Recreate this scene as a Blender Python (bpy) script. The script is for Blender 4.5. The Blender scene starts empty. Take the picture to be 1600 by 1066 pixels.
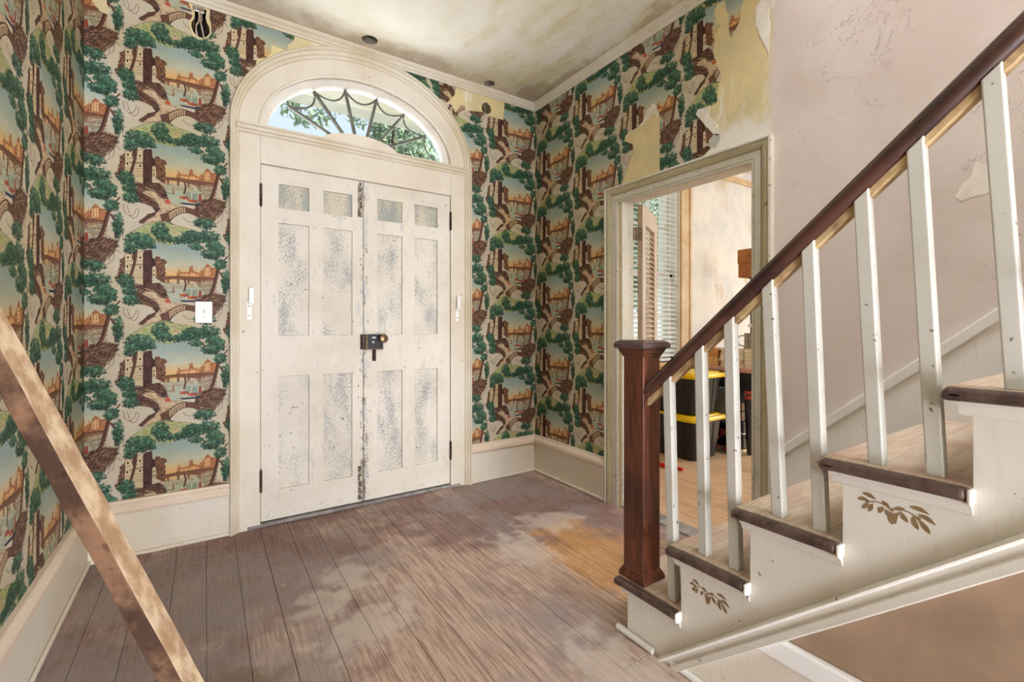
import bpy, math, random
import numpy as np
from mathutils import Vector, Matrix
from mathutils.geometry import tessellate_polygon
random.seed(7)
RNG = np.random.RandomState(11)
SC = bpy.context.scene
COL = SC.collection
R = math.radians

# ------------------------------------------------------------------ camera
cam = bpy.data.cameras.new('camera')
cam.sensor_width = 36.0
cam.lens = 36.0 * 723.0 / 1600.0
cam.shift_y = -23.0 / 1600.0
cam.clip_start = 0.02
camo = bpy.data.objects.new('camera', cam)
COL.objects.link(camo)
camo.location = (0, 0, 1.2)
camo.rotation_euler = (R(90), 0, -R(33.47))
SC.camera = camo

# ------------------------------------------------------------------ view, world, lights
SC.view_settings.view_transform = 'Standard'
SC.view_settings.look = 'None'
SC.view_settings.gamma = 1.0
SC.view_settings.use_curve_mapping = False
SC.view_settings.exposure = 0.0
SC.cycles.use_denoising = True
SC.cycles.max_bounces = 10
SC.cycles.diffuse_bounces = 6
SC.cycles.transparent_max_bounces = 24
SC.cycles.caustics_reflective = False
SC.cycles.caustics_refractive = False

world = bpy.data.worlds.new('sky')
SC.world = world
world.use_nodes = True
wn = world.node_tree
wn.nodes.clear()
wo = wn.nodes.new('ShaderNodeOutputWorld')
wb = wn.nodes.new('ShaderNodeBackground')
sky = wn.nodes.new('ShaderNodeTexSky')
sky.sky_type = 'HOSEK_WILKIE'
sky.sun_direction = Vector((0.75, -0.35, 0.72)).normalized()
sky.turbidity = 5.0
sky.ground_albedo = 0.4
haze = wn.nodes.new('ShaderNodeMix')        # thin bright haze over the whole sky
haze.data_type = 'RGBA'
haze.inputs['Factor'].default_value = 0.55
haze.inputs[7].default_value = (0.185, 0.195, 0.205, 1)
wn.links.new(sky.outputs[0], haze.inputs[6])
wn.links.new(haze.outputs[2], wb.inputs[0])
wb.inputs[1].default_value = 6.5
wn.links.new(wb.outputs[0], wo.inputs[0])

def light(name, kind, loc, rot, energy, color=(1, 1, 1), size=(1, 1)):
    l = bpy.data.lights.new(name, kind)
    l.energy = energy
    l.color = color
    if kind == 'AREA':
        l.shape = 'RECTANGLE'
        l.size, l.size_y = size
    o = bpy.data.objects.new(name, l)
    o.location = loc
    o.rotation_euler = rot
    COL.objects.link(o)
    return o
sun = light('sun', 'SUN', (4, -4, 12), Vector((-0.75, 0.35, -0.72)).to_track_quat('-Z', 'Y').to_euler(), 9.0, (1.0, 0.95, 0.87))
sun.data.angle = R(1)
# daylight through the rear doorway of the hall, the upstairs window over the stairwell,
# and the bright porch in front of the house
light('daylight_rear_door', 'AREA', (0.45, -2.72, 1.5), (R(90), 0, 0), 74, (0.83, 0.88, 1.0), (1.7, 2.5))
light('rear_ceiling_fill', 'AREA', (0.45, -3.1, 0.25), (R(130), 0, 0), 275, (0.86, 0.89, 1.0), (1.7, 1.0))  # added lamp tilted up through the rear doorway to brighten the ceiling
light('daylight_stairwell', 'AREA', (1.55, -1.0, 5.2), (R(8), R(-18), 0), 450, (0.83, 0.88, 1.0), (1.4, 2.2))
light('far_room_side_fill', 'AREA', (7.15, 1.0, 1.7), (0, R(90), 0), 85, (0.90, 0.95, 1.0), (1.9, 1.5))  # added fill outside the side wall opening, brightens the far room
light('far_room_rear_fill', 'AREA', (4.6, -1.75, 1.6), (R(90), 0, 0), 70, (0.92, 0.96, 1.0), (2.0, 1.8))  # added fill behind the far room, brightens the things on the table
light('porch_bounce', 'AREA', (0.9, 4.1, 1.75), (R(-140), 0, 0), 85, (0.90, 0.93, 1.0), (2.2, 1.0))

# ------------------------------------------------------------------ materials
def lin(c):
    c = c / 255.0
    return c / 12.92 if c <= 0.04045 else ((c + 0.055) / 1.055) ** 2.4
def rgb(c):
    return (lin(c[0]), lin(c[1]), lin(c[2]), 1.0)

class NT:
    def __init__(self, name, rough=0.6, spec=0.35):
        self.m = bpy.data.materials.new(name)
        self.m.use_nodes = True
        self.t = self.m.node_tree
        self.b = self.t.nodes['Principled BSDF']
        self.b.inputs['Roughness'].default_value = rough
        self.b.inputs['Specular IOR Level'].default_value = spec
        g = self.t.nodes.new('ShaderNodeNewGeometry')
        self.pos = g.outputs['Position']
        self.sep = None
    def n(self, kind, **kw):
        nd = self.t.nodes.new(kind)
        for k, v in kw.items():
            setattr(nd, k, v)
        return nd
    def put(self, sock, v):
        if hasattr(v, 'links'):
            self.t.links.new(v, sock)
        else:
            sock.default_value = v
    def scale(self, sx, sy, sz, off=(0, 0, 0)):
        mp = self.n('ShaderNodeMapping')
        self.t.links.new(self.pos, mp.inputs[0])
        mp.inputs['Scale'].default_value = (sx, sy, sz)
        mp.inputs['Location'].default_value = off
        return mp.outputs[0]
    def noise(self, scale=5, detail=4, rough=0.55, vec=None, dist=0.0):
        nd = self.n('ShaderNodeTexNoise')
        self.t.links.new(vec if vec is not None else self.pos, nd.inputs['Vector'])
        nd.inputs['Scale'].default_value = scale
        nd.inputs['Detail'].default_value = detail
        nd.inputs['Roughness'].default_value = rough
        nd.inputs['Distortion'].default_value = dist
        return nd.outputs['Fac']
    def ramp(self, f, a, b):
        nd = self.n('ShaderNodeMapRange')
        nd.interpolation_type = 'SMOOTHSTEP'
        self.t.links.new(f, nd.inputs['Value'])
        nd.inputs['From Min'].default_value = a
        nd.inputs['From Max'].default_value = b
        return nd.outputs['Result']
    def math(self, op, a, b=0.0):
        nd = self.n('ShaderNodeMath', operation=op)
        self.put(nd.inputs[0], a)
        self.put(nd.inputs[1], b)
        return nd.outputs[0]
    def mix(self, f, a, b):
        nd = self.n('ShaderNodeMix', data_type='RGBA')
        self.put(nd.inputs['Factor'], f)
        self.put(nd.inputs[6], rgb(a) if isinstance(a, tuple) else a)
        self.put(nd.inputs[7], rgb(b) if isinstance(b, tuple) else b)
        return nd.outputs[2]
    def xyz(self):
        if self.sep is None:
            s = self.n('ShaderNodeSeparateXYZ')
            self.t.links.new(self.pos, s.inputs[0])
            self.sep = s.outputs
        return self.sep
    def near(self, p, r, wob=0.15, wscale=6, squash=(1, 1, 1)):
        """1 inside a noise-edged blob round world point p, 0 outside (stains and worn places)"""
        v = self.n('ShaderNodeVectorMath', operation='SUBTRACT')
        self.t.links.new(self.pos, v.inputs[0])
        v.inputs[1].default_value = p
        w = self.n('ShaderNodeVectorMath', operation='MULTIPLY')
        self.t.links.new(v.outputs[0], w.inputs[0])
        w.inputs[1].default_value = squash
        l = self.n('ShaderNodeVectorMath', operation='LENGTH')
        self.t.links.new(w.outputs[0], l.inputs[0])
        d = self.math('ADD', l.outputs['Value'], self.math('MULTIPLY', self.math('SUBTRACT', self.noise(wscale, 4), 0.5), wob * 4))
        return self.ramp(d, r + wob * 0.5, r - wob * 0.5)
    def color(self, c):
        self.put(self.b.inputs['Base Color'], rgb(c) if isinstance(c, tuple) else c)
    def bump(self, f, strength=0.2, dist=0.005):
        nd = self.n('ShaderNodeBump')
        nd.inputs['Strength'].default_value = strength
        nd.inputs['Distance'].default_value = dist
        self.t.links.new(f, nd.inputs['Height'])
        self.t.links.new(nd.outputs[0], self.b.inputs['Normal'])

MT = {}
def simple(name, c, c2=None, scale=8, rough=0.6, spec=0.3, metal=0.0, bump=0.0, bscale=60, stretch=(1, 1, 1)):
    k = NT(name, rough, spec)
    v = k.scale(*stretch)
    c2 = c2 or tuple(int(x * 0.86) for x in c)
    k.color(k.mix(k.ramp(k.noise(scale, 5, 0.6, v), 0.35, 0.65), c, c2))
    k.b.inputs['Metallic'].default_value = metal
    if bump:
        k.bump(k.noise(bscale, 4, 0.6, v), bump, 0.003)
    MT[name] = k.m
    return k.m

def painted(name, base, stain, chip, amount=0.0, speck=0.30, yellow=0.0):
    """old oil paint: soft yellowing, grime specks and, with amount, flaking down to grey-blue primer"""
    k = NT(name, 0.5, 0.35)
    c = k.mix(k.ramp(k.noise(2.2, 4, 0.6), 0.35, 0.72), base, stain)
    grain = k.noise(9, 5, 0.65, k.scale(9, 9, 0.9))
    c = k.mix(k.math('MULTIPLY', k.ramp(grain, 0.5, 0.75), 0.22), c, tuple(int(x * 0.84) for x in base))
    if amount > 0:
        f1 = k.noise(120, 6, 0.8, k.scale(1, 1, 0.6))
        f2 = k.noise(5, 3, 0.6, k.scale(1.6, 1.6, 0.7))
        s = k.math('ADD', k.math('MULTIPLY', f1, 0.80), k.math('MULTIPLY', f2, 0.44))
        m = k.ramp(s, 0.80 - amount * 0.2, 0.83 - amount * 0.2)
        c = k.mix(k.math('MULTIPLY', m, 0.85), c, chip)
    sp = k.ramp(k.noise(38, 2, 0.5), 0.80 - speck * 0.2, 0.82 - speck * 0.2)
    c = k.mix(k.math('MULTIPLY', sp, 0.75), c, (88, 74, 58))
    if name == 'door_paint':        # chips and rust where the two leaves have rubbed together
        X, Y, Z = k.xyz()
        e = k.ramp(k.math('ABSOLUTE', k.math('SUBTRACT', X, 0.885)), 0.052, 0.0)
        lowz = k.ramp(Z, 1.25, 0.25)
        f = k.math('ADD', k.noise(34, 5, 0.7, k.scale(1.4, 1, 0.6)), k.math('MULTIPLY', e, k.math('ADD', 0.10, k.math('MULTIPLY', lowz, 0.10))))
        c = k.mix(k.math('MULTIPLY', k.ramp(f, 0.66, 0.70), 0.85), c, (112, 84, 66))
        g2 = k.math('ADD', k.noise(16, 5, 0.7, k.scale(1.5, 1, 0.5)), k.math('MULTIPLY', e, 0.12))
        c = k.mix(k.math('MULTIPLY', k.ramp(g2, 0.58, 0.66), 0.5), c, (176, 182, 180))
    k.color(c)
    k.bump(k.noise(42, 4, 0.6), 0.12, 0.002)
    MT[name] = k.m
    return k

painted('cream_paint', (222, 214, 198), (211, 200, 178), (150, 150, 142), 0.0, 0.30)
painted('trim_paint', (217, 208, 188), (200, 186, 156), (160, 158, 148), 0.16, 0.32)
painted('door_paint', (221, 214, 200), (209, 200, 182), (152, 155, 150), 0.10, 0.42)
painted('panel_paint', (219, 213, 199), (203, 196, 180), (146, 149, 146), 0.74, 0.46)
painted('top_panel_paint', (206, 198, 176), (190, 182, 158), (140, 146, 143), 1.0, 0.40)
painted('stair_paint', (219, 214, 203), (210, 203, 188), (150, 146, 136), 0.0, 0.34)
painted('skirt_paint', (238, 237, 233), (229, 227, 220), (150, 146, 136), 0.0, 0.36)
painted('baluster_paint', (202, 199, 190), (188, 184, 170), (140, 132, 116), 0.06, 0.52)
painted('doorway_paint', (208, 204, 190), (196, 190, 166), (150, 152, 146), 0.5, 0.5)
painted('doorway_bead_paint', (188, 180, 150), (172, 160, 118), (140, 138, 124), 0.5, 0.5)
painted('cap_paint', (226, 208, 186), (214, 194, 168), (150, 146, 136), 0.1, 0.34)

# ceiling: limewash gone mouldy and yellow towards the stair side
k = NT('ceiling_plaster', 0.85, 0.1)
c = k.mix(k.ramp(k.noise(1.3, 5, 0.65), 0.35, 0.7), (240, 236, 224), (226, 219, 194))
m = k.near((2.05, 2.3, 3.05), 0.75, 0.35, 3)
st = k.ramp(k.noise(5, 6, 0.75, k.scale(1.6, 0.6, 1)), 0.42, 0.72)
c = k.mix(k.math('MULTIPLY', m, st), c, (212, 204, 156))
c = k.mix(k.math('MULTIPLY', k.near((0.8, 3.18, 3.05), 0.20, 0.12, 5, (0.05, 1, 1)), 0.4), c, (170, 140, 98))
c = k.mix(k.math('MULTIPLY', k.near((2.34, 3.1, 3.05), 0.30, 0.2, 5), 0.4), c, (140, 120, 96))
c = k.mix(k.math('MULTIPLY', k.near((2.36, 2.0, 3.05), 0.16, 0.1, 6, (1, 0.12, 1)), 0.5), c, (150, 130, 84))
k.color(c)
k.bump(k.noise(14, 6, 0.7), 0.25, 0.006)
MT['ceiling_plaster'] = k.m

# bare ochre plaster showing where the wallpaper has come off; pink distemper beyond the doorway
def plaster(name, pink):
    k = NT(name, 0.85, 0.12)
    c = k.mix(k.ramp(k.noise(4.5, 5, 0.65), 0.35, 0.68), (222, 204, 150), (206, 192, 152))
    c = k.mix(k.ramp(k.noise(7, 6, 0.7, k.scale(1.5, 1.5, 0.45)), 0.56, 0.68), c, (226, 220, 200))
    if pink:
        X, Y, Z = k.xyz()
        # cream limewash collar along the top of the doorway
        w = k.math('ADD', Z, k.math('MULTIPLY', k.math('SUBTRACT', k.noise(7, 5, 0.7), 0.5), 0.22))
        c = k.mix(k.math('MULTIPLY', k.ramp(w, 2.30, 2.20), k.ramp(Y, 1.75, 1.45)), c, (226, 223, 212))
        e = k.math('ADD', Y, k.math('MULTIPLY', k.math('SUBTRACT', k.noise(9, 5, 0.7), 0.5), 0.10))
        pk = k.mix(k.ramp(k.noise(2.0, 5, 0.6), 0.38, 0.66), (222, 213, 206), (211, 199, 190))
        crk = k.noise(3.2, 7, 0.62, None, 0.6)
        line = k.ramp(k.math('ABSOLUTE', k.math('SUBTRACT', crk, 0.5)), 0.0035, 0.0)
        patch = k.ramp(k.noise(1.7, 2), 0.52, 0.6)
        pk = k.mix(k.math('MULTIPLY', k.math('MULTIPLY', line, patch), 0.7), pk, (120, 98, 84))
        c = k.mix(k.ramp(e, 1.205, 1.17), c, pk)
    k.color(c)
    k.bump(k.noise(22, 6, 0.7), 0.28, 0.004)
    MT[name] = k.m
plaster('bare_plaster', False)
plaster('partition_plaster', True)
simple('plaster_white', (236, 232, 222), (222, 216, 202), 12, 0.8, bump=0.2)
simple('torn_backing', (230, 226, 212), (214, 208, 190), 20, 0.8)
simple('torn_backing_grey', (168, 172, 160), (188, 186, 168), 20, 0.8)
k = NT('far_room_plaster', 0.85, 0.1)
c = k.mix(k.ramp(k.noise(3, 6, 0.7), 0.38, 0.66), (220, 213, 200), (202, 200, 194))
c = k.mix(k.ramp(k.noise(2.2, 6, 0.7, k.scale(1, 1, 0.5, (3, 1, 0))), 0.55, 0.70), c, (190, 172, 138))
k.color(c); k.bump(k.noise(14, 5), 0.15, 0.004); MT['far_room_plaster'] = k.m
simple('white_paint', (232, 228, 220), (222, 216, 206), 6)
k = NT('under_stair_brown', 0.55, 0.35)
c = k.mix(k.ramp(k.noise(5, 5, 0.6), 0.35, 0.7), (160, 134, 110), (144, 119, 97))
sc = k.ramp(k.noise(11, 3, 0.5, k.scale(1, 0.35, 2.4)), 0.735, 0.75)
c = k.mix(k.math('MULTIPLY', sc, 0.8), c, (226, 206, 180))
k.color(c); k.bump(k.noise(30, 5), 0.22, 0.003); MT['under_stair_brown'] = k.m

# floor boards: red-brown stain worn through to bare pine, grey dust over it
def boards(name, far):
    k = NT(name, 0.55, 0.3)
    oi = k.n('ShaderNodeObjectInfo').outputs['Random']
    offs = k.n('ShaderNodeCombineXYZ')
    k.t.links.new(k.math('MULTIPLY', oi, 37.0), offs.inputs[0]); k.t.links.new(k.math('MULTIPLY', oi, 91.0), offs.inputs[1])
    ad = k.n('ShaderNodeVectorMath', operation='ADD')
    k.t.links.new(k.pos, ad.inputs[0]); k.t.links.new(offs.outputs[0], ad.inputs[1])
    mp = k.n('ShaderNodeMapping'); k.t.links.new(ad.outputs[0], mp.inputs[0])
    mp.inputs['Scale'].default_value = (16, 0.9, 1)
    grain = k.noise(5, 6, 0.65, mp.outputs[0], 0.7)
    fine = k.n('ShaderNodeMapping'); k.t.links.new(ad.outputs[0], fine.inputs[0]); fine.inputs['Scale'].default_value = (60, 2.0, 1)
    g2 = k.noise(6, 4, 0.6, fine.outputs[0])
    if far:
        c = k.mix(k.ramp(grain, 0.35, 0.7), (216, 186, 152), (186, 148, 112))
        c = k.mix(k.math('MULTIPLY', oi, 0.3), c, (196, 158, 122))
        c = k.mix(k.math('MULTIPLY', k.ramp(k.noise(2.5, 5), 0.5, 0.7), 0.5), c, (170, 134, 104))
    else:
        stain = k.mix(k.ramp(grain, 0.34, 0.66), (146, 114, 104), (112, 86, 79))
        bare = k.mix(k.ramp(grain, 0.36, 0.64), (198, 174, 156), (154, 126, 110))
        dust = k.mix(k.ramp(g2, 0.3, 0.7), (156, 145, 140), (132, 121, 117))
        wear = k.math('ADD', k.noise(1.5, 6, 0.68), k.math('MULTIPLY', k.near((0.95, 1.55, 0), 0.85, 0.5, 2), 0.16))
        wear = k.math('ADD', wear, k.math('MULTIPLY', k.math('SUBTRACT', oi, 0.5), 0.10))
        c = k.mix(k.ramp(wear, 0.47, 0.66), stain, bare)
        d = k.math('ADD', k.noise(1.9, 6, 0.7, k.scale(1, 1, 1, (5, 2, 0))), k.math('MULTIPLY', k.near((-0.1, 2.2, 0), 0.75, 0.5, 2), 0.13))
        d = k.math('ADD', d, k.math('MULTIPLY', k.near((1.85, 2.75, 0), 0.5, 0.35, 3), 0.14))
        c = k.mix(k.math('MULTIPLY', k.ramp(d, 0.46, 0.70), 0.8), c, dust)
        # clear amber boards by the doorway where the stain has gone
        c = k.mix(k.math('MULTIPLY', k.near((1.72, 1.78, 0), 0.23, 0.2, 4, (1, 0.62, 1)), 0.75), c, k.mix(k.ramp(grain, 0.35, 0.7), (206, 160, 100), (176, 124, 66)))
        # scraped pale patches
        for p, r, sq in (((0.56, 2.28, 0), 0.10, (1, 0.8, 1)), ((0.42, 2.12, 0), 0.09, (1, 0.9, 1)), ((0.52, 1.86, 0), 0.12, (0.8, 1, 1)), ((0.72, 2.0, 0), 0.04, (1, 0.7, 1)), ((1.42, 2.05, 0), 0.13, (1, 0.7, 1)), ((1.75, 2.25, 0), 0.13, (0.7, 1, 1)), ((1.2, 1.1, 0), 0.16, (1, 0.7, 1))):
            c = k.mix(k.math('MULTIPLY', k.near(p, r, 0.12, 9, sq), 0.55), c, (204, 192, 178))
        for p, r in (((0.05, 1.70, 0), 0.16), ((-0.2, 1.75, 0), 0.14)):
            c = k.mix(k.math('MULTIPLY', k.near(p, r, 0.14, 6), 0.55), c, (104, 82, 42))
        sw = k.noise(6, 3, 0.5, None, 2.2)
        arc = k.ramp(k.math('ABSOLUTE', k.math('SUBTRACT', sw, 0.52)), 0.012, 0.002)
        c = k.mix(k.math('MULTIPLY', k.math('MULTIPLY', arc, k.ramp(k.noise(2.3, 2), 0.5, 0.62)), 0.4), c, (206, 190, 172))
    k.color(c)
    k.bump(g2, 0.16, 0.002)
    MT[name] = k.m
boards('hall_boards', False)
boards('far_boards', True)

# dark varnished stair wood
k = NT('newel_wood', 0.32, 0.5)
g = k.noise(6, 6, 0.65, k.scale(14, 14, 1.2), 0.6)
c = k.mix(k.ramp(g, 0.32, 0.68), (112, 62, 40), (64, 32, 22))
k.color(k.mix(k.math('MULTIPLY', k.ramp(k.noise(3, 4), 0.5, 0.7), 0.5), c, (52, 30, 26))); k.bump(g, 0.1, 0.002); MT['newel_wood'] = k.m
simple('rail_wood', (78, 48, 38), (50, 30, 26), 6, 0.26, 0.55, stretch=(1, 1, 1))
simple('nosing_wood', (96, 76, 66), (64, 47, 42), 22, 0.45, 0.4, bump=0.15)
simple('cap_wood', (92, 72, 66), (66, 48, 44), 9, 0.3, 0.5)
k = NT('tread_wood', 0.55, 0.3)
g = k.noise(5, 6, 0.65, k.scale(1.2, 16, 16), 0.8)
c = k.mix(k.ramp(g, 0.35, 0.7), (200, 184, 160), (174, 151, 126))
k.color(k.mix(k.math('MULTIPLY', k.ramp(k.noise(6, 5), 0.5, 0.68), 0.6), c, (176, 140, 122))); MT['tread_wood'] = k.m
simple('fillet_wood', (206, 178, 132), (150, 118, 84), 14, 0.5)
simple('raw_beam_wood', (202, 180, 150), (158, 128, 98), 12, 0.75, 0.15, bump=0.3, bscale=40, stretch=(2.2, 2.2, 0.7))
k = NT('weathered_shaded_beam_wood', 0.8, 0.15)  # dark timber faces: aged brown stain plus shade put into the colour
c = k.mix(k.ramp(k.noise(4, 5, 0.65), 0.42, 0.60), (86, 64, 52), (150, 114, 88))
k.color(k.mix(k.math('MULTIPLY', k.ramp(k.noise(26, 4), 0.55, 0.7), 0.6), c, (64, 44, 32))); k.bump(k.noise(40, 5), 0.35, 0.004); MT['weathered_shaded_beam_wood'] = k.m

simple('rust_iron', (84, 62, 48), (48, 34, 28), 40, 0.7, 0.3, 0.3, 0.3)
simple('flaked_iron', (206, 196, 174), (62, 44, 36), 55, 0.6, 0.3, 0.1, 0.3)
simple('black_enamel', (34, 34, 38), (22, 22, 25), 20, 0.35, 0.5)
simple('old_brass', (132, 108, 74), (92, 74, 50), 30, 0.35, 0.5, 0.8)
simple('nickel', (196, 192, 184), (150, 144, 134), 30, 0.3, 0.5, 0.8)
simple('white_plastic', (238, 236, 230), (230, 227, 220), 10, 0.35, 0.5)
simple('wire_cover', (196, 178, 156), (170, 148, 122), 30, 0.5)
simple('cavity_dark', (34, 27, 25), (24, 20, 22), 12, 0.9)
simple('lath_brown', (150, 104, 62), (92, 58, 36), 30, 0.85)
simple('stencil_brown', (138, 112, 78), (122, 98, 68), 30, 0.6)
simple('blind_white', (242, 242, 240), (236, 236, 234), 5, 0.5)
simple('window_trim_tan', (206, 180, 140), (190, 160, 118), 6, 0.55)
simple('shutter_paint', (190, 172, 150), (176, 156, 134), 5, 0.5)
simple('sash_paint', (226, 222, 212), (214, 208, 196), 6, 0.5)
simple('muntin_paint', (112, 110, 98), (88, 88, 80), 16, 0.5)
simple('tote_black', (30, 29, 30), (24, 23, 24), 6, 0.38, 0.5)
simple('lid_yellow', (244, 206, 6), (232, 192, 4), 6, 0.35, 0.5)
simple('table_rose', (206, 156, 146), (190, 138, 130), 8, 0.5)
simple('table_black', (44, 45, 48), (32, 32, 36), 14, 0.35, 0.5)
simple('ring_red', (176, 78, 64), (150, 60, 50), 12, 0.4, 0.5)
simple('pine_box', (216, 158, 92), (196, 136, 74), 9, 0.6)
simple('pine_box_pale', (226, 186, 132), (206, 162, 108), 9, 0.6)
simple('carton_brown', (176, 118, 68), (150, 96, 54), 6, 0.7)
simple('page_cream', (242, 236, 220), (228, 219, 196), 60, 0.8, stretch=(1, 1, 6))
simple('cover_pink', (206, 160, 140), (196, 148, 128), 8, 0.6)
simple('cover_green', (160, 168, 138), (146, 152, 122), 8, 0.6)
simple('cover_white', (236, 230, 218), (226, 218, 204), 8, 0.6)
simple('cover_tan', (226, 204, 168), (212, 188, 150), 8, 0.6)
simple('pewter', (156, 146, 130), (124, 114, 100), 14, 0.4, 0.5, 0.6)
simple('grey_bin', (112, 122, 118), (96, 104, 100), 6, 0.4)
simple('crate_brown', (122, 98, 76), (98, 76, 58), 8, 0.7)
simple('case_black', (40, 40, 42), (30, 30, 31), 6, 0.35)
simple('case_rim', (206, 200, 186), (180, 172, 156), 12, 0.4)
simple('red_plastic', (212, 30, 28), (196, 22, 22), 6, 0.4)
simple('toy_red', (176, 70, 64), (150, 54, 50), 30, 0.5)
simple('toy_mix', (214, 200, 190), (176, 120, 112), 26, 0.6)
simple('threshold_wood', (150, 146, 138), (118, 112, 106), 14, 0.7)
simple('porch_white', (240, 240, 238), (230, 230, 226), 3, 0.6)
simple('porch_boards', (196, 192, 184), (180, 176, 168), 3, 0.7)
simple('lawn', (172, 172, 152), (156, 158, 134), 2, 0.9)
simple('bark', (104, 84, 66), (78, 62, 48), 10, 0.9)
simple('hinge_grey', (150, 134, 118), (122, 106, 92), 30, 0.5)
simple('leaf_green', (176, 194, 168), (138, 164, 136), 1.5, 0.6)

def glass(name, tint=(1, 1, 1), rough=0.02, refl=0.06):
    m = bpy.data.materials.new(name)
    m.use_nodes = True
    t = m.node_tree
    t.nodes.clear()
    o = t.nodes.new('ShaderNodeOutputMaterial')
    a = t.nodes.new('ShaderNodeBsdfTransparent'); a.inputs[0].default_value = (*tint, 1)
    g = t.nodes.new('ShaderNodeBsdfGlossy'); g.inputs['Roughness'].default_value = rough
    lw = t.nodes.new('ShaderNodeLayerWeight'); lw.inputs[0].default_value = 0.2
    pw = t.nodes.new('ShaderNodeMath'); pw.operation = 'POWER'; pw.inputs[1].default_value = 3.0
    t.links.new(lw.outputs['Facing'], pw.inputs[0])
    f = t.nodes.new('ShaderNodeMath'); f.operation = 'MULTIPLY_ADD'; f.inputs[1].default_value = 0.4; f.inputs[2].default_value = 0.03
    t.links.new(pw.outputs[0], f.inputs[0])
    x = t.nodes.new('ShaderNodeMixShader')
    t.links.new(f.outputs[0], x.inputs[0]); t.links.new(a.outputs[0], x.inputs[1]); t.links.new(g.outputs[0], x.inputs[2])
    t.links.new(x.outputs[0], o.inputs[0])
    MT[name] = m
glass('window_glass', (0.96, 0.98, 0.97))
glass('clear_plastic', (0.80, 0.83, 0.82), 0.15)

# ------------------------------------------------------------------ wallpaper print (flat printed repeat, drawn here in code)
# one half-drop repeat: 0.95 m wide (two columns), 0.538 m high; the motif is given in mm on the wall
TW, TP = 0.950, 0.538
ART = {
 'sky': [(-257,2128),(-231,2195),(-158,2204),(-94,2202),(-61,2169),(-6,2153),(51,2117),(75,2080),(51,2014),(-190,1979),(-200,2043),(-236,2113)],
 'water': [(-200,1978),(-105,1981),(51,2000),(11,1919),(-34,1882),(-127,1866),(-169,1869),(-185,1909)],
 'town': [(-140,2008),(-129,2043),(-125,2056),(-121,2039),(-94,2036),(-79,2040),(-77,2062),(-67,2077),(-59,2062),(-56,2044),(-34,2037),(-23,2049),(-19,2080),(-15,2050),(-10,2066),(6,2094),(23,2074),(51,2069),(51,2011),(-28,2000),(-137,2002)],
 'townlight': [(-119,2028),(-94,2029),(-61,2035),(-37,2029),(-37,2016),(-116,2012)],
 'house': [(-10,2064),(20,2071),(21,2023),(-10,2018)],
 'bridge2': [(-193,2008),(-116,2012),(-28,2011),(40,2009),(40,1992),(-23,1991),(-24,1968),(-37,1962),(-38,1985),(-75,1989),(-77,1969),(-86,1967),(-88,1992),(-121,1995),(-123,1968),(-132,1970),(-134,1996),(-166,1993),(-169,1970),(-176,1969),(-178,1991),(-193,1989)],
 'bushb': [(-241,2093),(-231,2111),(-211,2112),(-195,2099),(-179,2086),(-185,2058),(-182,2033),(-187,2006),(-185,1967),(-200,1978),(-221,2000),(-226,2064)],
 'bushl': [(-353,2102),(-372,2082),(-370,2061),(-377,2035),(-384,2008),(-394,1988),(-384,1971),(-355,1970)],
 'castle': [(-354,2115),(-276,2137),(-275,2003),(-277,1945),(-314,1968),(-355,1976)],
 'tower': [(-279,2127),(-272,2141),(-244,2147),(-240,2132),(-242,1958),(-257,1942),(-279,1945)],
 'hut': [(-240,2058),(-225,2057),(-223,2007),(-241,2006)],
 'roof': [(-246,2117),(-239,2109),(-223,2064),(-241,2057)],
 'mound': [(-321,1951),(-277,1952),(-246,1967),(-205,1970),(-190,1947),(-179,1916),(-179,1890),(-200,1893),(-231,1921),(-272,1927)],
 'cliff': [(-324,1925),(-297,1920),(-257,1891),(-221,1864),(-208,1834),(-223,1811),(-234,1837),(-272,1854),(-311,1857),(-321,1887)],
 'road': [(-304,1935),(-272,1943),(-236,1933),(-200,1900),(-169,1869),(-116,1867),(-94,1856),(-137,1831),(-179,1799),(-200,1770),(-294,1742),(-292,1755),(-231,1808),(-205,1841),(-216,1865),(-257,1894),(-297,1917)],
 'rockr': [(-42,1881),(-11,1912),(34,1922),(86,1913),(89,1882),(75,1860),(43,1835),(43,1801),(6,1786),(-23,1799),(-39,1824),(-53,1849)],
 'rockhi': [(-11,1888),(28,1911),(69,1904),(51,1884),(17,1872),(-6,1855)],
 'arch': [(-208,1802),(-179,1815),(-148,1842),(-116,1857),(-94,1860),(-61,1851),(-34,1845),(-23,1799),(-39,1811),(-67,1824),(-94,1827),(-121,1816),(-145,1797),(-164,1768),(-200,1770)],
 'parapet': [(-169,1818),(-148,1837),(-116,1852),(-94,1855),(-94,1829),(-121,1818),(-145,1800),(-166,1781)],
 'shore': [(-297,1752),(-272,1780),(-257,1798),(-221,1816),(-231,1792),(-262,1769),(-282,1744)],
 'meadow': [(-346,1676),(-321,1698),(-292,1727),(-231,1760),(-185,1775),(-137,1752),(-72,1740),(-23,1722),(-28,1691),(-94,1671),(-169,1643),(-221,1651),(-272,1678),(-311,1680)],
 'pinkm': [(-169,1702),(-137,1725),(-105,1713),(-94,1684),(-137,1666),(-164,1677)],
 'meadowd': [(-236,1749),(-205,1769),(-169,1774),(-145,1754),(-179,1756),(-211,1746)],
}
CLUSTERS = [(-297,2190,63,48),(-331,2151,29,32),(-257,2179,36,28),(-205,2255,39,42),(-190,2220,32,29),(-137,2209,37,20),(-94,2222,33,30),(-61,2232,50,43),(6,2244,63,38),(-50,2181,33,20),(34,2195,41,34),(23,2145,49,30),(69,2168,26,34),(69,2093,32,31),(95,1994,21,76),(-346,1972,37,44),(-334,1917,30,31),(-329,1874,37,29),(-6,1778,52,31),(-39,1777,16,17)]
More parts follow.
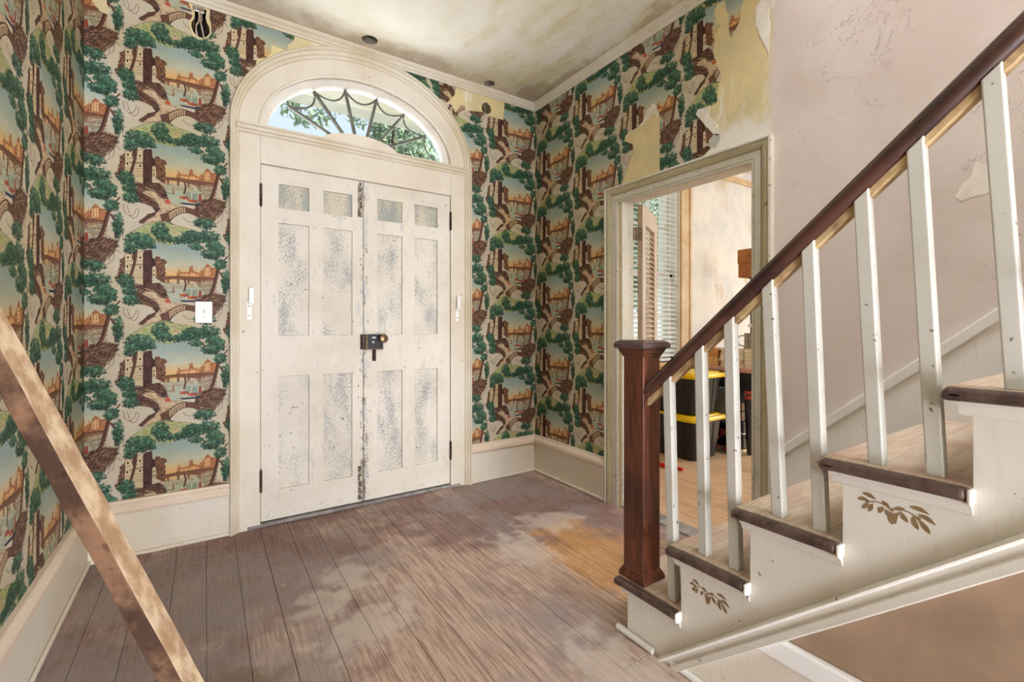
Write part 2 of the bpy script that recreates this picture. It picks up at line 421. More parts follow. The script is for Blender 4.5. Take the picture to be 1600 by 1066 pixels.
TRUNKS = [[(-308,2143,10),(-311,2092,9),(-321,2039,9),(-335,1983,10)],[(-314,2135,6),(-321,2102,6),(-314,2078,6)],[(-17,2178,5),(11,2150,6),(46,2122,9),(60,2084,12),(51,2028,12),(40,1978,12),(28,1935,12),(11,1902,12)],[(60,2077,6),(86,2116,5),(104,2141,5)],[(66,2047,7),(83,2013,10),(87,1972,11),(89,1924,11)],[(-100,1998,6),(-94,1969,6),(-102,1928,6)]]
FESTOONS = [[(-360,1838),(-355,1801),(-336,1781),(-316,1793),(-306,1827)],[(-346,1833),(-326,1773),(-302,1783),(-297,1821)],[(-105,1802),(-89,1784),(-61,1778),(-50,1789)],[(51,1788),(75,1812),(80,1847)],[(-417,2076),(-403,2123),(-389,2138),(-370,2117)]]
SPOTS = {'sit':(-172,1881),'boat':(-89,1881),'boatr':(-39,1898),'red1':(-100,1909),'red2':(-64,1897),'red3':(-28,1920),'sail':(-153,1946),'stripe1':(-83,1925),'stripe2':(-53,1923),'hutwin':(-232,2017)}
def draw_wallpaper():
    W, H = 1188, 673
    sx, sy = W / 950.0, H / 538.0
    img = np.zeros((H, W, 3), np.float32)
    img[:] = (196, 187, 168)
    def cells(poly, col):
        p = np.array(poly, np.float64)
        if col:
            p = p + (475.0, 269.0)
        return np.stack([p[:, 0] * sx, p[:, 1] * sy], 1)
    def mask(p):
        x0, y0 = np.floor(p.min(0)).astype(int); x1, y1 = np.ceil(p.max(0)).astype(int) + 1
        xs = np.arange(x0, x1) + 0.5; ys = np.arange(y0, y1) + 0.5
        X, Y = np.meshgrid(xs, ys)
        ins = np.zeros(X.shape, bool)
        a, b = p[-1]
        for c, d in p:
            if d != b:
                ins ^= ((d > Y) != (b > Y)) & (X < (a - c) * (Y - d) / (b - d) + c)
            a, b = c, d
        return ins, np.arange(x0, x1) % W, np.arange(y0, y1) % H, X, Y
    def fill(poly, col, alpha=1.0, fn=None):
        for cidx in (0, 1):
            p = cells(poly, cidx)
            ins, xi, yi, X, Y = mask(p)
            if not ins.size:
                continue
            ix = np.ix_(yi, xi)
            cur = img[ix]
            c = np.array(col, np.float32) if fn is None else fn((Y / sy - (269.0 if cidx else 0)))
            m = ins[..., None] * alpha
            img[ix] = cur * (1 - m) + c * m
    def ell(x, y, rx, ry, ang, n=7):
        ca, sa = math.cos(ang), math.sin(ang)
        return [(x + rx * math.cos(t) * ca - ry * math.sin(t) * sa, y + rx * math.cos(t) * sa + ry * math.sin(t) * ca) for t in [2 * math.pi * i / n for i in range(n)]]
    def stroke(pts, col, alpha=1.0, w=None):
        for (a, b) in zip(pts, pts[1:]):
            wa = w or a[2]; wb = w or b[2]
            dx, dy = b[0] - a[0], b[1] - a[1]; L = math.hypot(dx, dy) or 1
            nx, ny = -dy / L, dx / L
            fill([(a[0] + nx * wa / 2, a[1] + ny * wa / 2), (b[0] + nx * wb / 2, b[1] + ny * wb / 2), (b[0] - nx * wb / 2, b[1] - ny * wb / 2), (a[0] - nx * wa / 2, a[1] - ny * wa / 2)], col, alpha)
    def smooth(pts, n=5):
        out = []
        for i in range(len(pts) - 1):
            p0 = pts[max(i - 1, 0)]; p1 = pts[i]; p2 = pts[i + 1]; p3 = pts[min(i + 2, len(pts) - 1)]
            for k in range(n):
                t = k / n
                out.append(tuple(0.5 * ((2 * b) + (c - a) * t + (2 * a - 5 * b + 4 * c - d) * t * t + (-a + 3 * b - 3 * c + d) * t ** 3) for a, b, c, d in zip(p0, p1, p2, p3)))
        out.append(pts[-1])
        return out
    rnd = random.Random(5)
    DK, BR, MB, LB = (58, 38, 33), (90, 62, 50), (126, 94, 72), (180, 156, 128)
    def rough(poly, amt):
        q = []
        for a, b in zip(poly, poly[1:] + poly[:1]):
            for t in (0, 0.34, 0.67):
                q.append((a[0] + (b[0] - a[0]) * t + rnd.uniform(-amt, amt), a[1] + (b[1] - a[1]) * t + rnd.uniform(-amt, amt)))
        return q
    def inside(pt, poly):
        r = False; a, b = poly[-1]
        for c, d in poly:
            if (d > pt[1]) != (b > pt[1]) and pt[0] < (a - c) * (pt[1] - d) / (b - d) + c:
                r = not r
            a, b = c, d
        return r
    def hatch(poly, n, cols, L=(10, 22), ang=0.0, da=0.4, w=1.5, alpha=0.75):
        xs = [p[0] for p in poly]; ys = [p[1] for p in poly]
        k = 0; n = int(n * 3.2)
        while k < n:
            x, y = rnd.uniform(min(xs), max(xs)), rnd.uniform(min(ys), max(ys))
            k += 1
            if not inside((x, y), poly):
                continue
            l = rnd.uniform(*L); a = ang + rnd.uniform(-da, da)
            stroke([(x - math.cos(a) * l / 2, y - math.sin(a) * l / 2), (x + math.cos(a) * l / 2, y + math.sin(a) * l / 2)], rnd.choice(cols), alpha, rnd.uniform(0.7, 1.3) * w)
    def skyfn(z):
        t = np.clip((z - 2000) / 190.0, 0, 1)[..., None]
        o, m, u = np.array((216, 174, 116), np.float32), np.array((186, 188, 168), np.float32), np.array((146, 166, 164), np.float32)
        return np.where(t < 0.42, o + (m - o) * np.clip((t - 0.12) / 0.3, 0, 1), m + (u - m) * np.clip((t - 0.42) / 0.45, 0, 1))
    for f in FESTOONS:
        q = smooth(f, 6)
        stroke(q, BR, 0.8, 1.8)
        for i, (x, y) in enumerate(q):
            if i % 2:
                fill(ell(x + rnd.uniform(-2, 2), y - 3, 1.6, 3.2, rnd.uniform(0, 3)), BR, 0.6)
    fill(ART['sky'], (0, 0, 0), 1.0, skyfn)
    hatch(ART['sky'], 60, [(170, 178, 166), (150, 160, 156), (206, 196, 170)], (14, 40), -0.08, 0.06, 1.3, 0.5)
    fill(ART['water'], (172, 180, 160))
    hatch(ART['water'], 110, [(130, 144, 136), (204, 206, 190), (150, 160, 150)], (8, 24), 0.0, 0.05, 1.2, 0.7)
    fill(rough(ART['town'], 3), (168, 112, 74))
    fill(ART['townlight'], (222, 170, 112))
    hatch(ART['town'], 130, [(118, 74, 54), (214, 158, 104), (92, 60, 48)], (3, 9), 1.4, 0.6, 1.8, 0.8)
    fill(ART['house'], (216, 170, 122))
    stroke([(-10, 2064), (-10, 2018), (21, 2023), (20, 2071)], DK, 0.9, 2)
    for dx in (0, 12):
        for dz in (-6, -20, -34):
            fill(ell(-1 + dx, 2064 + dz, 2, 4, 0), DK)
    fill(ART['bridge2'], (120, 82, 62))
    stroke([(-193, 2008), (-116, 2012), (-28, 2011), (40, 2009)], DK, 0.9, 3)
    for bx in (-150, -105, -56, -8):
        fill(ell(bx, 1978, 13, 9, 0, 10), (206, 180, 140), 0.7)
    for key in ('bushb', 'bushl'):
        fill(rough(ART[key], 5), (112, 78, 58))
        xs = [p[0] for p in ART[key]]; ys = [p[1] for p in ART[key]]
        for _ in range(120):
            x, y = rnd.uniform(min(xs), max(xs)), rnd.uniform(min(ys), max(ys))
            if inside((x, y), ART[key]):
                fill(ell(x, y, rnd.uniform(3, 7), rnd.uniform(2, 4), rnd.uniform(0, 3)), rnd.choice([DK, BR, MB, (150, 108, 78)]), 0.85)
    fill(ART['castle'], (200, 182, 150))
    fill([(-354, 2060), (-276, 2072), (-276, 2064), (-354, 2053)], MB, 0.6)
    for z in (2104, 2082, 2058, 2030, 2014, 2000, 1990):
        stroke([(-354, z - 4), (-276, z + 5)], BR, 0.75, 1.8)
    for x, z in ((-341, 2098), (-291, 2102), (-343, 2051), (-291, 2049)):
        fill([(x - 7, z - 11), (x + 7, z - 10), (x + 7, z + 11), (x - 7, z + 10)], (216, 200, 170))
        fill(ell(x, z, 4, 8, 0, 8), DK)
    fill(ART['tower'], (78, 48, 42))
    hatch(ART['tower'], 170, [(52, 32, 30), (110, 74, 60), (60, 38, 34)], (6, 14), 1.5, 0.5, 1.8, 0.7)
    fill(ART['roof'], DK)
    fill(ART['hut'], (206, 186, 154)); fill(ell(-233, 2036, 3, 5, 0), DK); fill(ell(-232, 2015, 3, 6, 0), DK)
    fill(rough(ART['mound'], 3), (84, 56, 46))
    fill(rough(ART['road'], 2), (200, 178, 148))
    hatch(ART['road'], 190, [BR, MB, (168, 138, 110), (220, 200, 172)], (9, 26), -0.35, 0.3, 1.6, 0.75)
    fill(rough(ART['cliff'], 3), (92, 62, 50))
    hatch(ART['cliff'], 150, [DK, MB, (150, 112, 84), (58, 36, 32)], (10, 26), -0.5, 0.4, 2.2, 0.8)
    hatch(ART['mound'], 120, [DK, MB, (58, 36, 32)], (8, 22), -0.2, 0.5, 2.2, 0.8)
    fill(rough(ART['rockr'], 3), (112, 78, 60))
    fill(ART['rockhi'], (190, 160, 128))
    hatch(ART['rockr'], 260, [DK, MB, LB, (70, 44, 38)], (10, 26), 0.5, 0.4, 2.2, 0.8)
    fill(rough(ART['shore'], 2), BR)
    fill(ART['arch'], (104, 70, 56))
    fill(ART['parapet'], (188, 162, 132))
    for i in range(8):
        t = i / 7.0
        x = -168 + 74 * t; z = 1776 + 50 * math.sin(t * 1.45)
        stroke([(x, z), (x, z + 24)], DK, 0.95, 3.4)
    stroke(smooth([(-200, 1806), (-169, 1818), (-145, 1838), (-116, 1853), (-94, 1856), (-61, 1852), (-30, 1846)]), DK, 0.9, 3)
    stroke(smooth([(-166, 1772), (-146, 1796), (-121, 1817), (-94, 1827), (-66, 1824), (-39, 1811)]), DK, 0.9, 3.4)
    fill(rough(ART['meadow'], 4), (166, 172, 122))
    fill(rough(ART['pinkm'], 4), (204, 182, 150))
    fill(rough(ART['meadowd'], 3), (70, 84, 60))
    hatch(ART['meadow'], 260, [(196, 198, 140), (110, 112, 74), (140, 156, 100), (206, 192, 154)], (10, 30), -0.2, 0.25, 1.8, 0.7)
    for key, w in (('mound', 2.4), ('cliff', 2.6), ('rockr', 2.6), ('road', 1.6), ('hut', 1.6), ('castle', 1.8), ('shore', 2.0), ('meadow', 1.4)):
        q = rough(ART[key], 1.2)
        stroke(q + q[:1], DK, 0.8, w)
    hatch([(-53, 1905), (34, 1925), (95, 1920), (95, 1870), (40, 1800), (-53, 1840)], 190, [DK, BR, (70, 46, 38), MB], (8, 20), 0.7, 0.5, 2.2, 0.8)
    hatch([(-60, 1990), (45, 2005), (52, 1930), (0, 1910), (-30, 1960)], 130, [BR, MB, (150, 112, 84), LB], (8, 22), 0.15, 0.4, 2.0, 0.7)
    hatch([(-355, 1960), (-277, 1960), (-270, 1920), (-330, 1890)], 90, [BR, MB, DK], (8, 18), 0.2, 0.5, 2.2, 0.8)
    hatch([(-200, 1975), (-60, 1985), (-60, 1950), (-195, 1940)], 60, [(176, 140, 104), (140, 110, 86), (206, 184, 150)], (8, 22), 0.0, 0.05, 1.6, 0.55)
    for k, (x, y) in SPOTS.items():
        if k == 'boat':
            fill([(x - 36, y), (x - 20, y - 9), (x + 50, y - 9), (x + 64, y + 3), (x + 40, y + 2)], (56, 52, 74))
        elif k in ('red1', 'red2'):
            for d in (-12, 0, 11):
                fill(ell(x + d, y, 8, 11, 0.1 * d, 8), rnd.choice([(166, 82, 60), (150, 70, 56), (180, 100, 70)]))
        elif k == 'sit':
            fill([(x - 14, y - 14), (x + 15, y - 15), (x + 3, y + 8), (x - 6, y + 8)], (190, 82, 52)); fill(ell(x - 2, y + 12, 4, 5, 0), (96, 50, 40))
        elif k == 'red3':
            fill([(x - 9, y - 20), (x + 9, y - 20), (x + 6, y + 16), (x, y + 26), (x - 6, y + 16)], (146, 70, 54))
        elif k == 'sail':
            fill([(x, y - 24), (x + 9, y - 22), (x + 3, y + 24)], (150, 92, 62)); stroke([(x - 30, y - 20), (x + 8, y - 24)], BR, 0.9, 3)
        elif k.startswith('stripe'):
            for d in (-9, -3, 3, 9):
                stroke([(x + d, y - 18), (x + d + 1, y + 18)], (70, 92, 84), 0.9, 2.6)
    for t in TRUNKS:
        q = [(a, b, w * 1.35) for a, b, w in smooth(t, 4)]
        stroke(q, (82, 52, 42))
        for dx, c in ((-0.25, DK), (0.2, (124, 84, 62))):
            stroke([(a + w * dx, b, w * 0.22) for a, b, w in q], c, 0.8)
    greens = [(24, 46, 40), (36, 66, 54), (52, 92, 72), (84, 128, 100), (126, 162, 132)]
    for (x, y, rx, ry) in CLUSTERS:
        n = int(rx * ry / 8.5) + 24
        for i in range(n):
            u = i / n
            a = rnd.uniform(0, 6.283); r = rnd.random() ** 0.62 * (1.0 if u < 0.6 else 0.85)
            px, py = x + rx * 0.98 * r * math.cos(a), y + ry * 0.96 * r * math.sin(a)
            tone = 1.2 + (py - y) / ry * 0.9 + u * 1.3 + rnd.uniform(-1.5, 1.5)
            c = greens[min(4, max(0, int(tone)))]
            b0 = rnd.uniform(0, 6.283)
            s = rnd.uniform(5.0, 9.0)
            for k in range(rnd.choice((3, 4, 5))):      # a pointed, fingered leaf spray
                b = b0 + k * 0.66
                w_ = s * rnd.uniform(0.14, 0.24)
                ca, sa = math.cos(b), math.sin(b)
                l = s * rnd.uniform(1.1, 1.75)
                fill([(px, py), (px + ca * l * 0.5 - sa * w_, py + sa * l * 0.5 + ca * w_), (px + ca * l, py + sa * l), (px + ca * l * 0.5 + sa * w_, py + sa * l * 0.5 - ca * w_)], c, 0.95)
        for i in range(5):      # twigs showing between the leaves
            a = rnd.uniform(0, 6.283)
            stroke([(x, y), (x + rx * 0.9 * math.cos(a), y + ry * 0.9 * math.sin(a))], (74, 54, 42), 0.35, 1.4)
    fine = RNG.rand(H, W, 1).astype(np.float32)
    img += (fine - 0.5) * 12
    big = RNG.rand(12, 20).astype(np.float32)
    img *= 0.985 + 0.03 * np.kron(big, np.ones((57, 60), np.float32))[:H, :W, None]
    img = np.clip(img, 0, 255) / 255.0
    px = np.ones((H, W, 4), np.float32)
    px[..., :3] = img
    im = bpy.data.images.new('scenic_wallpaper_print', W, H)
    im.pixels.foreach_set(px.ravel())
    im.update()
    im.pack()
    return im

PRINT = draw_wallpaper()
k = NT('scenic_wallpaper', 0.62, 0.22)
uv = k.n('ShaderNodeUVMap'); uv.uv_map = 'print'
tex = k.n('ShaderNodeTexImage'); tex.image = PRINT; tex.extension = 'REPEAT'
k.t.links.new(uv.outputs[0], tex.inputs[0])
age = k.mix(k.ramp(k.noise(1.6, 5, 0.65), 0.3, 0.75), (255, 255, 255), (238, 230, 206))
mul = k.n('ShaderNodeMix', data_type='RGBA', blend_type='MULTIPLY')
mul.inputs['Factor'].default_value = 1.0
k.t.links.new(tex.outputs[0], mul.inputs[6]); k.t.links.new(age, mul.inputs[7])
k.color(mul.outputs[2])
k.bump(k.noise(3, 3, 0.5, k.scale(7, 7, 0.6)), 0.15, 0.004)
MT['scenic_wallpaper'] = k.m

# ------------------------------------------------------------------ mesh helpers
import bmesh
class MB:
    def __init__(self):
        self.v = []; self.f = []; self.mi = []; self.uv = {}
    def add(self, vs, fs, mat=0):
        b = len(self.v)
        self.v += [tuple(p) for p in vs]
        for f in fs:
            self.f.append(tuple(i + b for i in f)); self.mi.append(mat)
    def box(self, x0, x1, y0, y1, z0, z1, mat=0):
        self.add([(x, y, z) for z in (z0, z1) for y in (y0, y1) for x in (x0, x1)],
                 [(0, 2, 3, 1), (4, 5, 7, 6), (0, 1, 5, 4), (2, 6, 7, 3), (0, 4, 6, 2), (1, 3, 7, 5)], mat)
        return self
    def obox(self, c, ax, half, mat=0):
        c = Vector(c); ax = [Vector(a).normalized() * h for a, h in zip(ax, half)]
        self.add([c + ax[0] * i + ax[1] * j + ax[2] * k for k in (-1, 1) for j in (-1, 1) for i in (-1, 1)],
                 [(0, 2, 3, 1), (4, 5, 7, 6), (0, 1, 5, 4), (2, 6, 7, 3), (0, 4, 6, 2), (1, 3, 7, 5)], mat)
        return self
    def prism(self, outer, mapf, d0, d1, holes=(), mat=0):
        loops = [list(outer)] + [list(h) for h in holes]
        flat = [p for l in loops for p in l]
        tris = tessellate_polygon([[Vector((a, b, 0)) for a, b in l] for l in loops])
        n = len(flat)
        vs = [mapf(a, b, d0) for a, b in flat] + [mapf(a, b, d1) for a, b in flat]
        fs = [tuple(t) for t in tris] + [tuple(i + n for i in reversed(t)) for t in tris]
        s = 0
        for l in loops:
            m = len(l)
            for i in range(m):
                a, b = s + i, s + (i + 1) % m
                fs.append((a, b, b + n, a + n))
            s += m
        self.add(vs, fs, mat)
        return self
    def loft(self, A, B, prof, mapf, mat=0, closed=False):
        """band between two equal-length 2D curves; prof = [(s, depth)] with s from A (0) to B (1)"""
        m = len(prof); n = len(A)
        vs = [mapf(a[0] + (b[0] - a[0]) * s, a[1] + (b[1] - a[1]) * s, d) for a, b in zip(A, B) for s, d in prof]
        fs = [(i * m + j, i * m + j + 1, (i + 1) * m + j + 1, (i + 1) * m + j) for i in range(n - 1) for j in range(m - 1)]
        fs += [tuple(range(m)), tuple((n - 1) * m + j for j in range(m))]
        self.add(vs, fs, mat)
        return self
    def sweep(self, path, prof, mapf, mat=0):
        """profile [(offset, depth)] along a 2D path, mitred; offset to the left of travel"""
        pts = [Vector(p) for p in path]
        nrm = []
        for i in range(len(pts)):
            d = []
            if i > 0: d.append((pts[i] - pts[i - 1]).normalized())
            if i < len(pts) - 1: d.append((pts[i + 1] - pts[i]).normalized())
            ns = [Vector((-q.y, q.x)) for q in d]
            b = sum(ns, Vector((0, 0))).normalized()
            nrm.append(b / max(0.3, b.dot(ns[0])))
        m = len(prof)
        vs = [mapf(p.x + n.x * o, p.y + n.y * o, d) for p, n in zip(pts, nrm) for o, d in prof]
        fs = [(i * m + j, i * m + (j + 1) % m, (i + 1) * m + (j + 1) % m, (i + 1) * m + j) for i in range(len(pts) - 1) for j in range(m)]
        fs += [tuple(range(m)), tuple((len(pts) - 1) * m + j for j in range(m))]
        self.add(vs, fs, mat)
        return self
    def tube(self, path, r, n=10, mat=0, squash=None):
        pts = [Vector(p) for p in path]
        rs = r if isinstance(r, (list, tuple)) else [r] * len(pts)
        vs = []
        up0 = Vector((0, 0, 1))
        for i, p in enumerate(pts):
            d = (pts[min(i + 1, len(pts) - 1)] - pts[max(i - 1, 0)]).normalized()
            a = d.cross(up0)
            if a.length < 1e-3: a = d.cross(Vector((0, 1, 0)))
            a.normalize(); b = a.cross(d).normalized()
            q = squash or (1, 1)
            vs += [p + a * (math.cos(t) * rs[i] * q[0]) + b * (math.sin(t) * rs[i] * q[1]) for t in [2 * math.pi * k / n for k in range(n)]]
        fs = [(i * n + k, i * n + (k + 1) % n, (i + 1) * n + (k + 1) % n, (i + 1) * n + k) for i in range(len(pts) - 1) for k in range(n)]
        fs += [tuple(range(n)), tuple((len(pts) - 1) * n + k for k in range(n))]
        self.add(vs, fs, mat)
        return self
    def lathe(self, prof, c, n=16, mat=0, axis='Z'):
        c = Vector(c)
        vs = []
        for r, h in prof:
            for k in range(n):
                t = 2 * math.pi * k / n
                p = (r * math.cos(t), r * math.sin(t), h)
                if axis == 'Y': p = (p[0], -p[2], p[1])
                if axis == 'X': p = (p[2], p[0], p[1])
                vs.append(c + Vector(p))
        fs = [(i * n + k, i * n + (k + 1) % n, (i + 1) * n + (k + 1) % n, (i + 1) * n + k) for i in range(len(prof) - 1) for k in range(n)]
        fs += [tuple(range(n)), tuple((len(prof) - 1) * n + k for k in range(n))]
        self.add(vs, fs, mat)
        return self
    def build(self, name, mats, parent=None, bevel=0.0, seg=2, smooth=False, uvf=None):
        me = bpy.data.meshes.new(name)
        me.from_pydata(self.v, [], self.f)
        for m in (mats if isinstance(mats, (list, tuple)) else [mats]):
            me.materials.append(MT[m])
        me.polygons.foreach_set('material_index', self.mi)
        bm = bmesh.new(); bm.from_mesh(me)
        bmesh.ops.recalc_face_normals(bm, faces=bm.faces)
        bm.to_mesh(me); bm.free()
        if smooth:
            me.polygons.foreach_set('use_smooth', [True] * len(me.polygons))
            me.set_sharp_from_angle(angle=R(38))
        if uvf:
            l = me.uv_layers.new(name='print')
            for lp in me.loops:
                l.data[lp.index].uv = uvf(me.vertices[lp.vertex_index].co)
        o = bpy.data.objects.new(name, me)
        COL.objects.link(o)
        if bevel:
            b = o.modifiers.new('edge', 'BEVEL'); b.width = bevel; b.segments = seg; b.limit_method = 'ANGLE'; b.angle_limit = R(40)
        if parent is not None:
            o.parent = parent
            o.matrix_parent_inverse = Matrix.Translation(-world_loc(parent))
        return o
def world_loc(o):
    p = Vector((0, 0, 0))
    if o.type == 'EMPTY': p = Vector(o.location)
    return p
def tag(o, label, cat=None, group=None, kind=None):
    o['label'] = label
    if cat: o['category'] = cat
    if group: o['group'] = group
    if kind: o['kind'] = kind
    return o
def empty(name, loc, label, cat, group=None, kind=None):
    o = bpy.data.objects.new(name, None)
    o.empty_display_size = 0.1
    o.location = loc
    COL.objects.link(o)
    return tag(o, label, cat, group, kind)
def struct(o, label, cat): return tag(o, label, cat, None, 'structure')

YF, XR, XL, ZC = 3.129, 2.30, -0.513, 3.05
front = lambda a, b, d: (a, YF - d, b)          # (x, z) on the front wall, d out into the room
right = lambda a, b, d: (XR - d, a, b)          # (y, z) on the partition wall
left = lambda a, b, d: (XL + d, a, b)
flat = lambda a, b, d: (a, b, d)
def ellipse(cx, cz, rx, rz, t0=180.0, t1=0.0, n=40):
    return [(cx + rx * math.cos(R(t0 + (t1 - t0) * i / n)), cz + rz * math.sin(R(t0 + (t1 - t0) * i / n))) for i in range(n + 1)]
def torn(pts, amt=0.006, n=3):
    rr = random.Random(len(pts)); out = []
    for (a, b), (c, d) in zip(pts, pts[1:]):
        out.append((a, b))
        L = math.hypot(c - a, d - b)
        for i in range(1, n):
            t = i / n
            out.append((a + (c - a) * t + rr.uniform(-1, 1) * min(amt, L * .12), b + (d - b) * t + rr.uniform(-1, 1) * min(amt, L * .12)))
    return out + [pts[-1]]
mm = lambda l: [(a / 1000.0, b / 1000.0) for a, b in l]

# ------------------------------------------------------------------ floor: every board a part of its own
sub = MB().box(-0.62, 7.1, -2.75, 3.34, -0.08, -0.024).build('floor', 'cavity_dark')
struct(sub, 'worn red-brown board floor running from the front doors into the far room', 'floor')
x = XL - 0.02
while x < 7.0:
    w = random.uniform(0.128, 0.15)
    far = x > 2.38
    if x < XR + 0.02 < x + w: w = XR + 0.02 - x
    if x < 2.40 and x > XR: w = 2.41 - x
    y0 = -1.7 if far else -2.7
    cuts = [y0]
    while cuts[-1] < YF - 0.9:
        cuts.append(min(YF + (0.03 if not 0.2 < x < 1.5 else 0.06), cuts[-1] + random.uniform(2.2, 4.2)))
    if cuts[-1] < YF: cuts[-1] = YF + 0.03
    for a, b in zip(cuts, cuts[1:]):
        g = random.uniform(0.0004, 0.0012); z = random.uniform(-0.001, 0.0006)
        MB().box(x + g, x + w - g, a + 0.0008, b - 0.0008, -0.024, z).build('plank', 'far_boards' if far else 'hall_boards', sub, 0.0012, 1)
    x += w
MB().box(XR - 0.005, 2.415, 1.27, 2.165, -0.02, 0.008).build('threshold', 'threshold_wood', sub, 0.004)

# ------------------------------------------------------------------ walls and ceilings
ACX, ASZ = 0.893, 2.385
openp = [(0.165, 0), (0.165, ASZ)] + ellipse(ACX, ASZ, 0.70, 0.52, 180, 0, 36)[1:-1] + [(1.625, ASZ), (1.625, 0)]
circle = lambda cx, cz, rx, rz, n=20, w=0.0: [(cx + rx * (1 + random.uniform(-w, w)) * math.cos(2 * math.pi * i / n), cz + rz * (1 + random.uniform(-w, w)) * math.sin(2 * math.pi * i / n)) for i in range(n)]
holeL = [(-0.069, 2.872), (-0.060, 2.842), (-0.040, 2.822), (-0.018, 2.82), (0.004, 2.836), (0.018, 2.862), (0.016, 2.892), (0.004, 2.915), (-0.003, 2.94), (0.002, 2.985), (-0.058, 2.985), (-0.052, 2.94), (-0.056, 2.912), (-0.068, 2.895)]
holeR = circle(1.829, 2.905, 0.043, 0.045, 18, 0.06)
W2 = (3.25, 4.212, 0.83, 2.80)
outer = [(-0.62, 0), (0.165, 0)] + openp[1:-1] + [(1.625, 0), (7.1, 0), (7.1, 5.3), (-0.62, 5.3)]
wf = MB().prism(outer, front, 0, -0.2, [holeL, holeR, [(W2[0], W2[2]), (W2[1], W2[2]), (W2[1], W2[3]), (W2[0], W2[3])]]).build('wall_front', 'bare_plaster')
struct(wf, 'front wall holding the arched double doors, ochre plaster under scenic wallpaper', 'wall')
MB().box(2.41, 7.0, YF - 0.004, YF - 0.0005, 0, 0.82).box(2.41, W2[0], YF - 0.004, YF - 0.0005, 0.82, ZC).box(W2[1], 7.0, YF - 0.004, YF - 0.0005, 0.82, ZC).box(W2[0], W2[1], YF - 0.004, YF - 0.0005, 2.80, ZC).build('plaster_skin', 'far_room_plaster', wf)['label'] = 'blotchy pale plaster of the far room'
MB().box(-0.11, 0.06, YF + 0.09, YF + 0.13, 2.76, 3.04).box(1.76, 1.90, YF + 0.09, YF + 0.13, 2.84, 2.97).build('hole_backing', 'cavity_dark', wf)
for h in (holeL, holeR):
    n = len(h); m = MB()
    m.add([front(a, b, 0.0005) for a, b in h] + [front(a, b, -0.09) for a, b in h], [(i, (i + 1) % n, (i + 1) % n + n, i + n) for i in range(n)])
    m.build('hole_edge', 'lath_brown', wf)

# wallpaper, a thin torn sheet over the plaster
pf = lambda x0, dz, flip=1: (lambda a, z: ((flip * (a - x0)) / TW, (z - dz) / TP))
fl = [(XL + 0.002, 0.28), (0.135, 0.28), (0.135, ASZ)] + ellipse(ACX, ASZ, 0.765, 0.60, 180, 146, 8)[1:] + mm([(247, 2715), (243, 2747), (256, 2793), (302, 2813), (328, 2850), (328, 2898), (380, 2896), (415, 2893), (420, 2929), (456, 2971), (453, 3010)]) + [(XL + 0.002, 3.01)]
holeLp = [(-0.078, 2.872), (-0.066, 2.835), (-0.042, 2.814), (-0.016, 2.812), (0.010, 2.83), (0.026, 2.86), (0.024, 2.894), (0.022, 2.92), (0.016, 2.945), (0.02, 3.0), (-0.085, 3.0), (-0.07, 2.965), (-0.062, 2.93), (-0.074, 2.9)]
tl = mm([(-486, 2985), (-470, 2831), (-449, 2806), (-424, 2801), (-411, 2831), (-424, 2854), (-432, 2985)])
uvF = lambda co: pf(0, 0)(co.x, co.z)
m = MB().prism(fl, front, 0.0002, 0.0022, [holeLp, [(-0.486, 2.863), (-0.47, 2.831), (-0.449, 2.806), (-0.424, 2.801), (-0.411, 2.831), (-0.424, 2.854), (-0.428, 2.95), (-0.47, 2.96)]])
m.build('wallpaper', 'scenic_wallpaper', wf, uvf=uvF)['label'] = 'scenic wallpaper left of the double doors'
fr = [(1.66, 0.28), (2.298, 0.28), (2.298, 3.01), (1.999, 3.01)] + mm([(1984, 2852), (1865, 2848), (1829, 2862), (1782, 2866), (1642, 2838), (1639, 2871), (1605, 2868), (1558, 2802), (1525, 2853), (1479, 2844), (1552, 2932), (1565, 3010)]) + [(1.1, 3.01)] + ellipse(ACX, ASZ, 0.765, 0.60, 74, 0, 16)
uvF2 = lambda co: pf(1.738, -0.058)(co.x, co.z)
MB().prism(fr, front, 0.0002, 0.0022).build('wallpaper', 'scenic_wallpaper', wf, uvf=uvF2)['label'] = 'scenic wallpaper right of the double doors'

wr = MB().prism([(-2.7, 0), (1.27, 0), (1.27, 2.035), (2.165, 2.035), (2.165, 0), (YF, 0), (YF, 5.3), (-2.7, 5.3)], right, 0, -0.11).build('wall_right', 'partition_plaster')
struct(wr, 'partition wall with the doorway, papered beside it and pink distemper along the stairs', 'wall')
RE = mm([(1427, 2930), (1472, 2942), (1489, 2901), (1485, 2852), (1451, 2814), (1464, 2797), (1489, 2783), (1489, 2658), (1477, 2613), (1447, 2545), (1464, 2491), (1468, 2454), (1472, 2409), (1511, 2405), (1591, 2417), (1600, 2388), (1573, 2353), (1541, 2302), (1494, 2245), (1524, 2216), (1511, 2173)])
RB = mm([(1848, 2468), (1875, 2551), (1902, 2577), (1940, 2562), (1978, 2501), (2016, 2470), (2117, 2459), (2138, 2419), (2066, 2379), (2056, 2314), (2097, 2248), (2138, 2181), (2170, 2110)])
rp = [(YF - 0.002, 0.28), (YF - 0.002, 3.01), (1.42, 3.01)] + torn(RE) + [(1.60, 2.115), (1.848, 2.115)] + torn(RB) + [(2.275, 2.10), (2.275, 0.28)]
uvR = lambda co: pf(2.74, -0.05, -1)(co.y, co.z)
MB().prism(rp, right, 0.0002, 0.0022).build('wallpaper', 'scenic_wallpaper', wr, uvf=uvR)['label'] = 'scenic wallpaper torn off above the doorway'
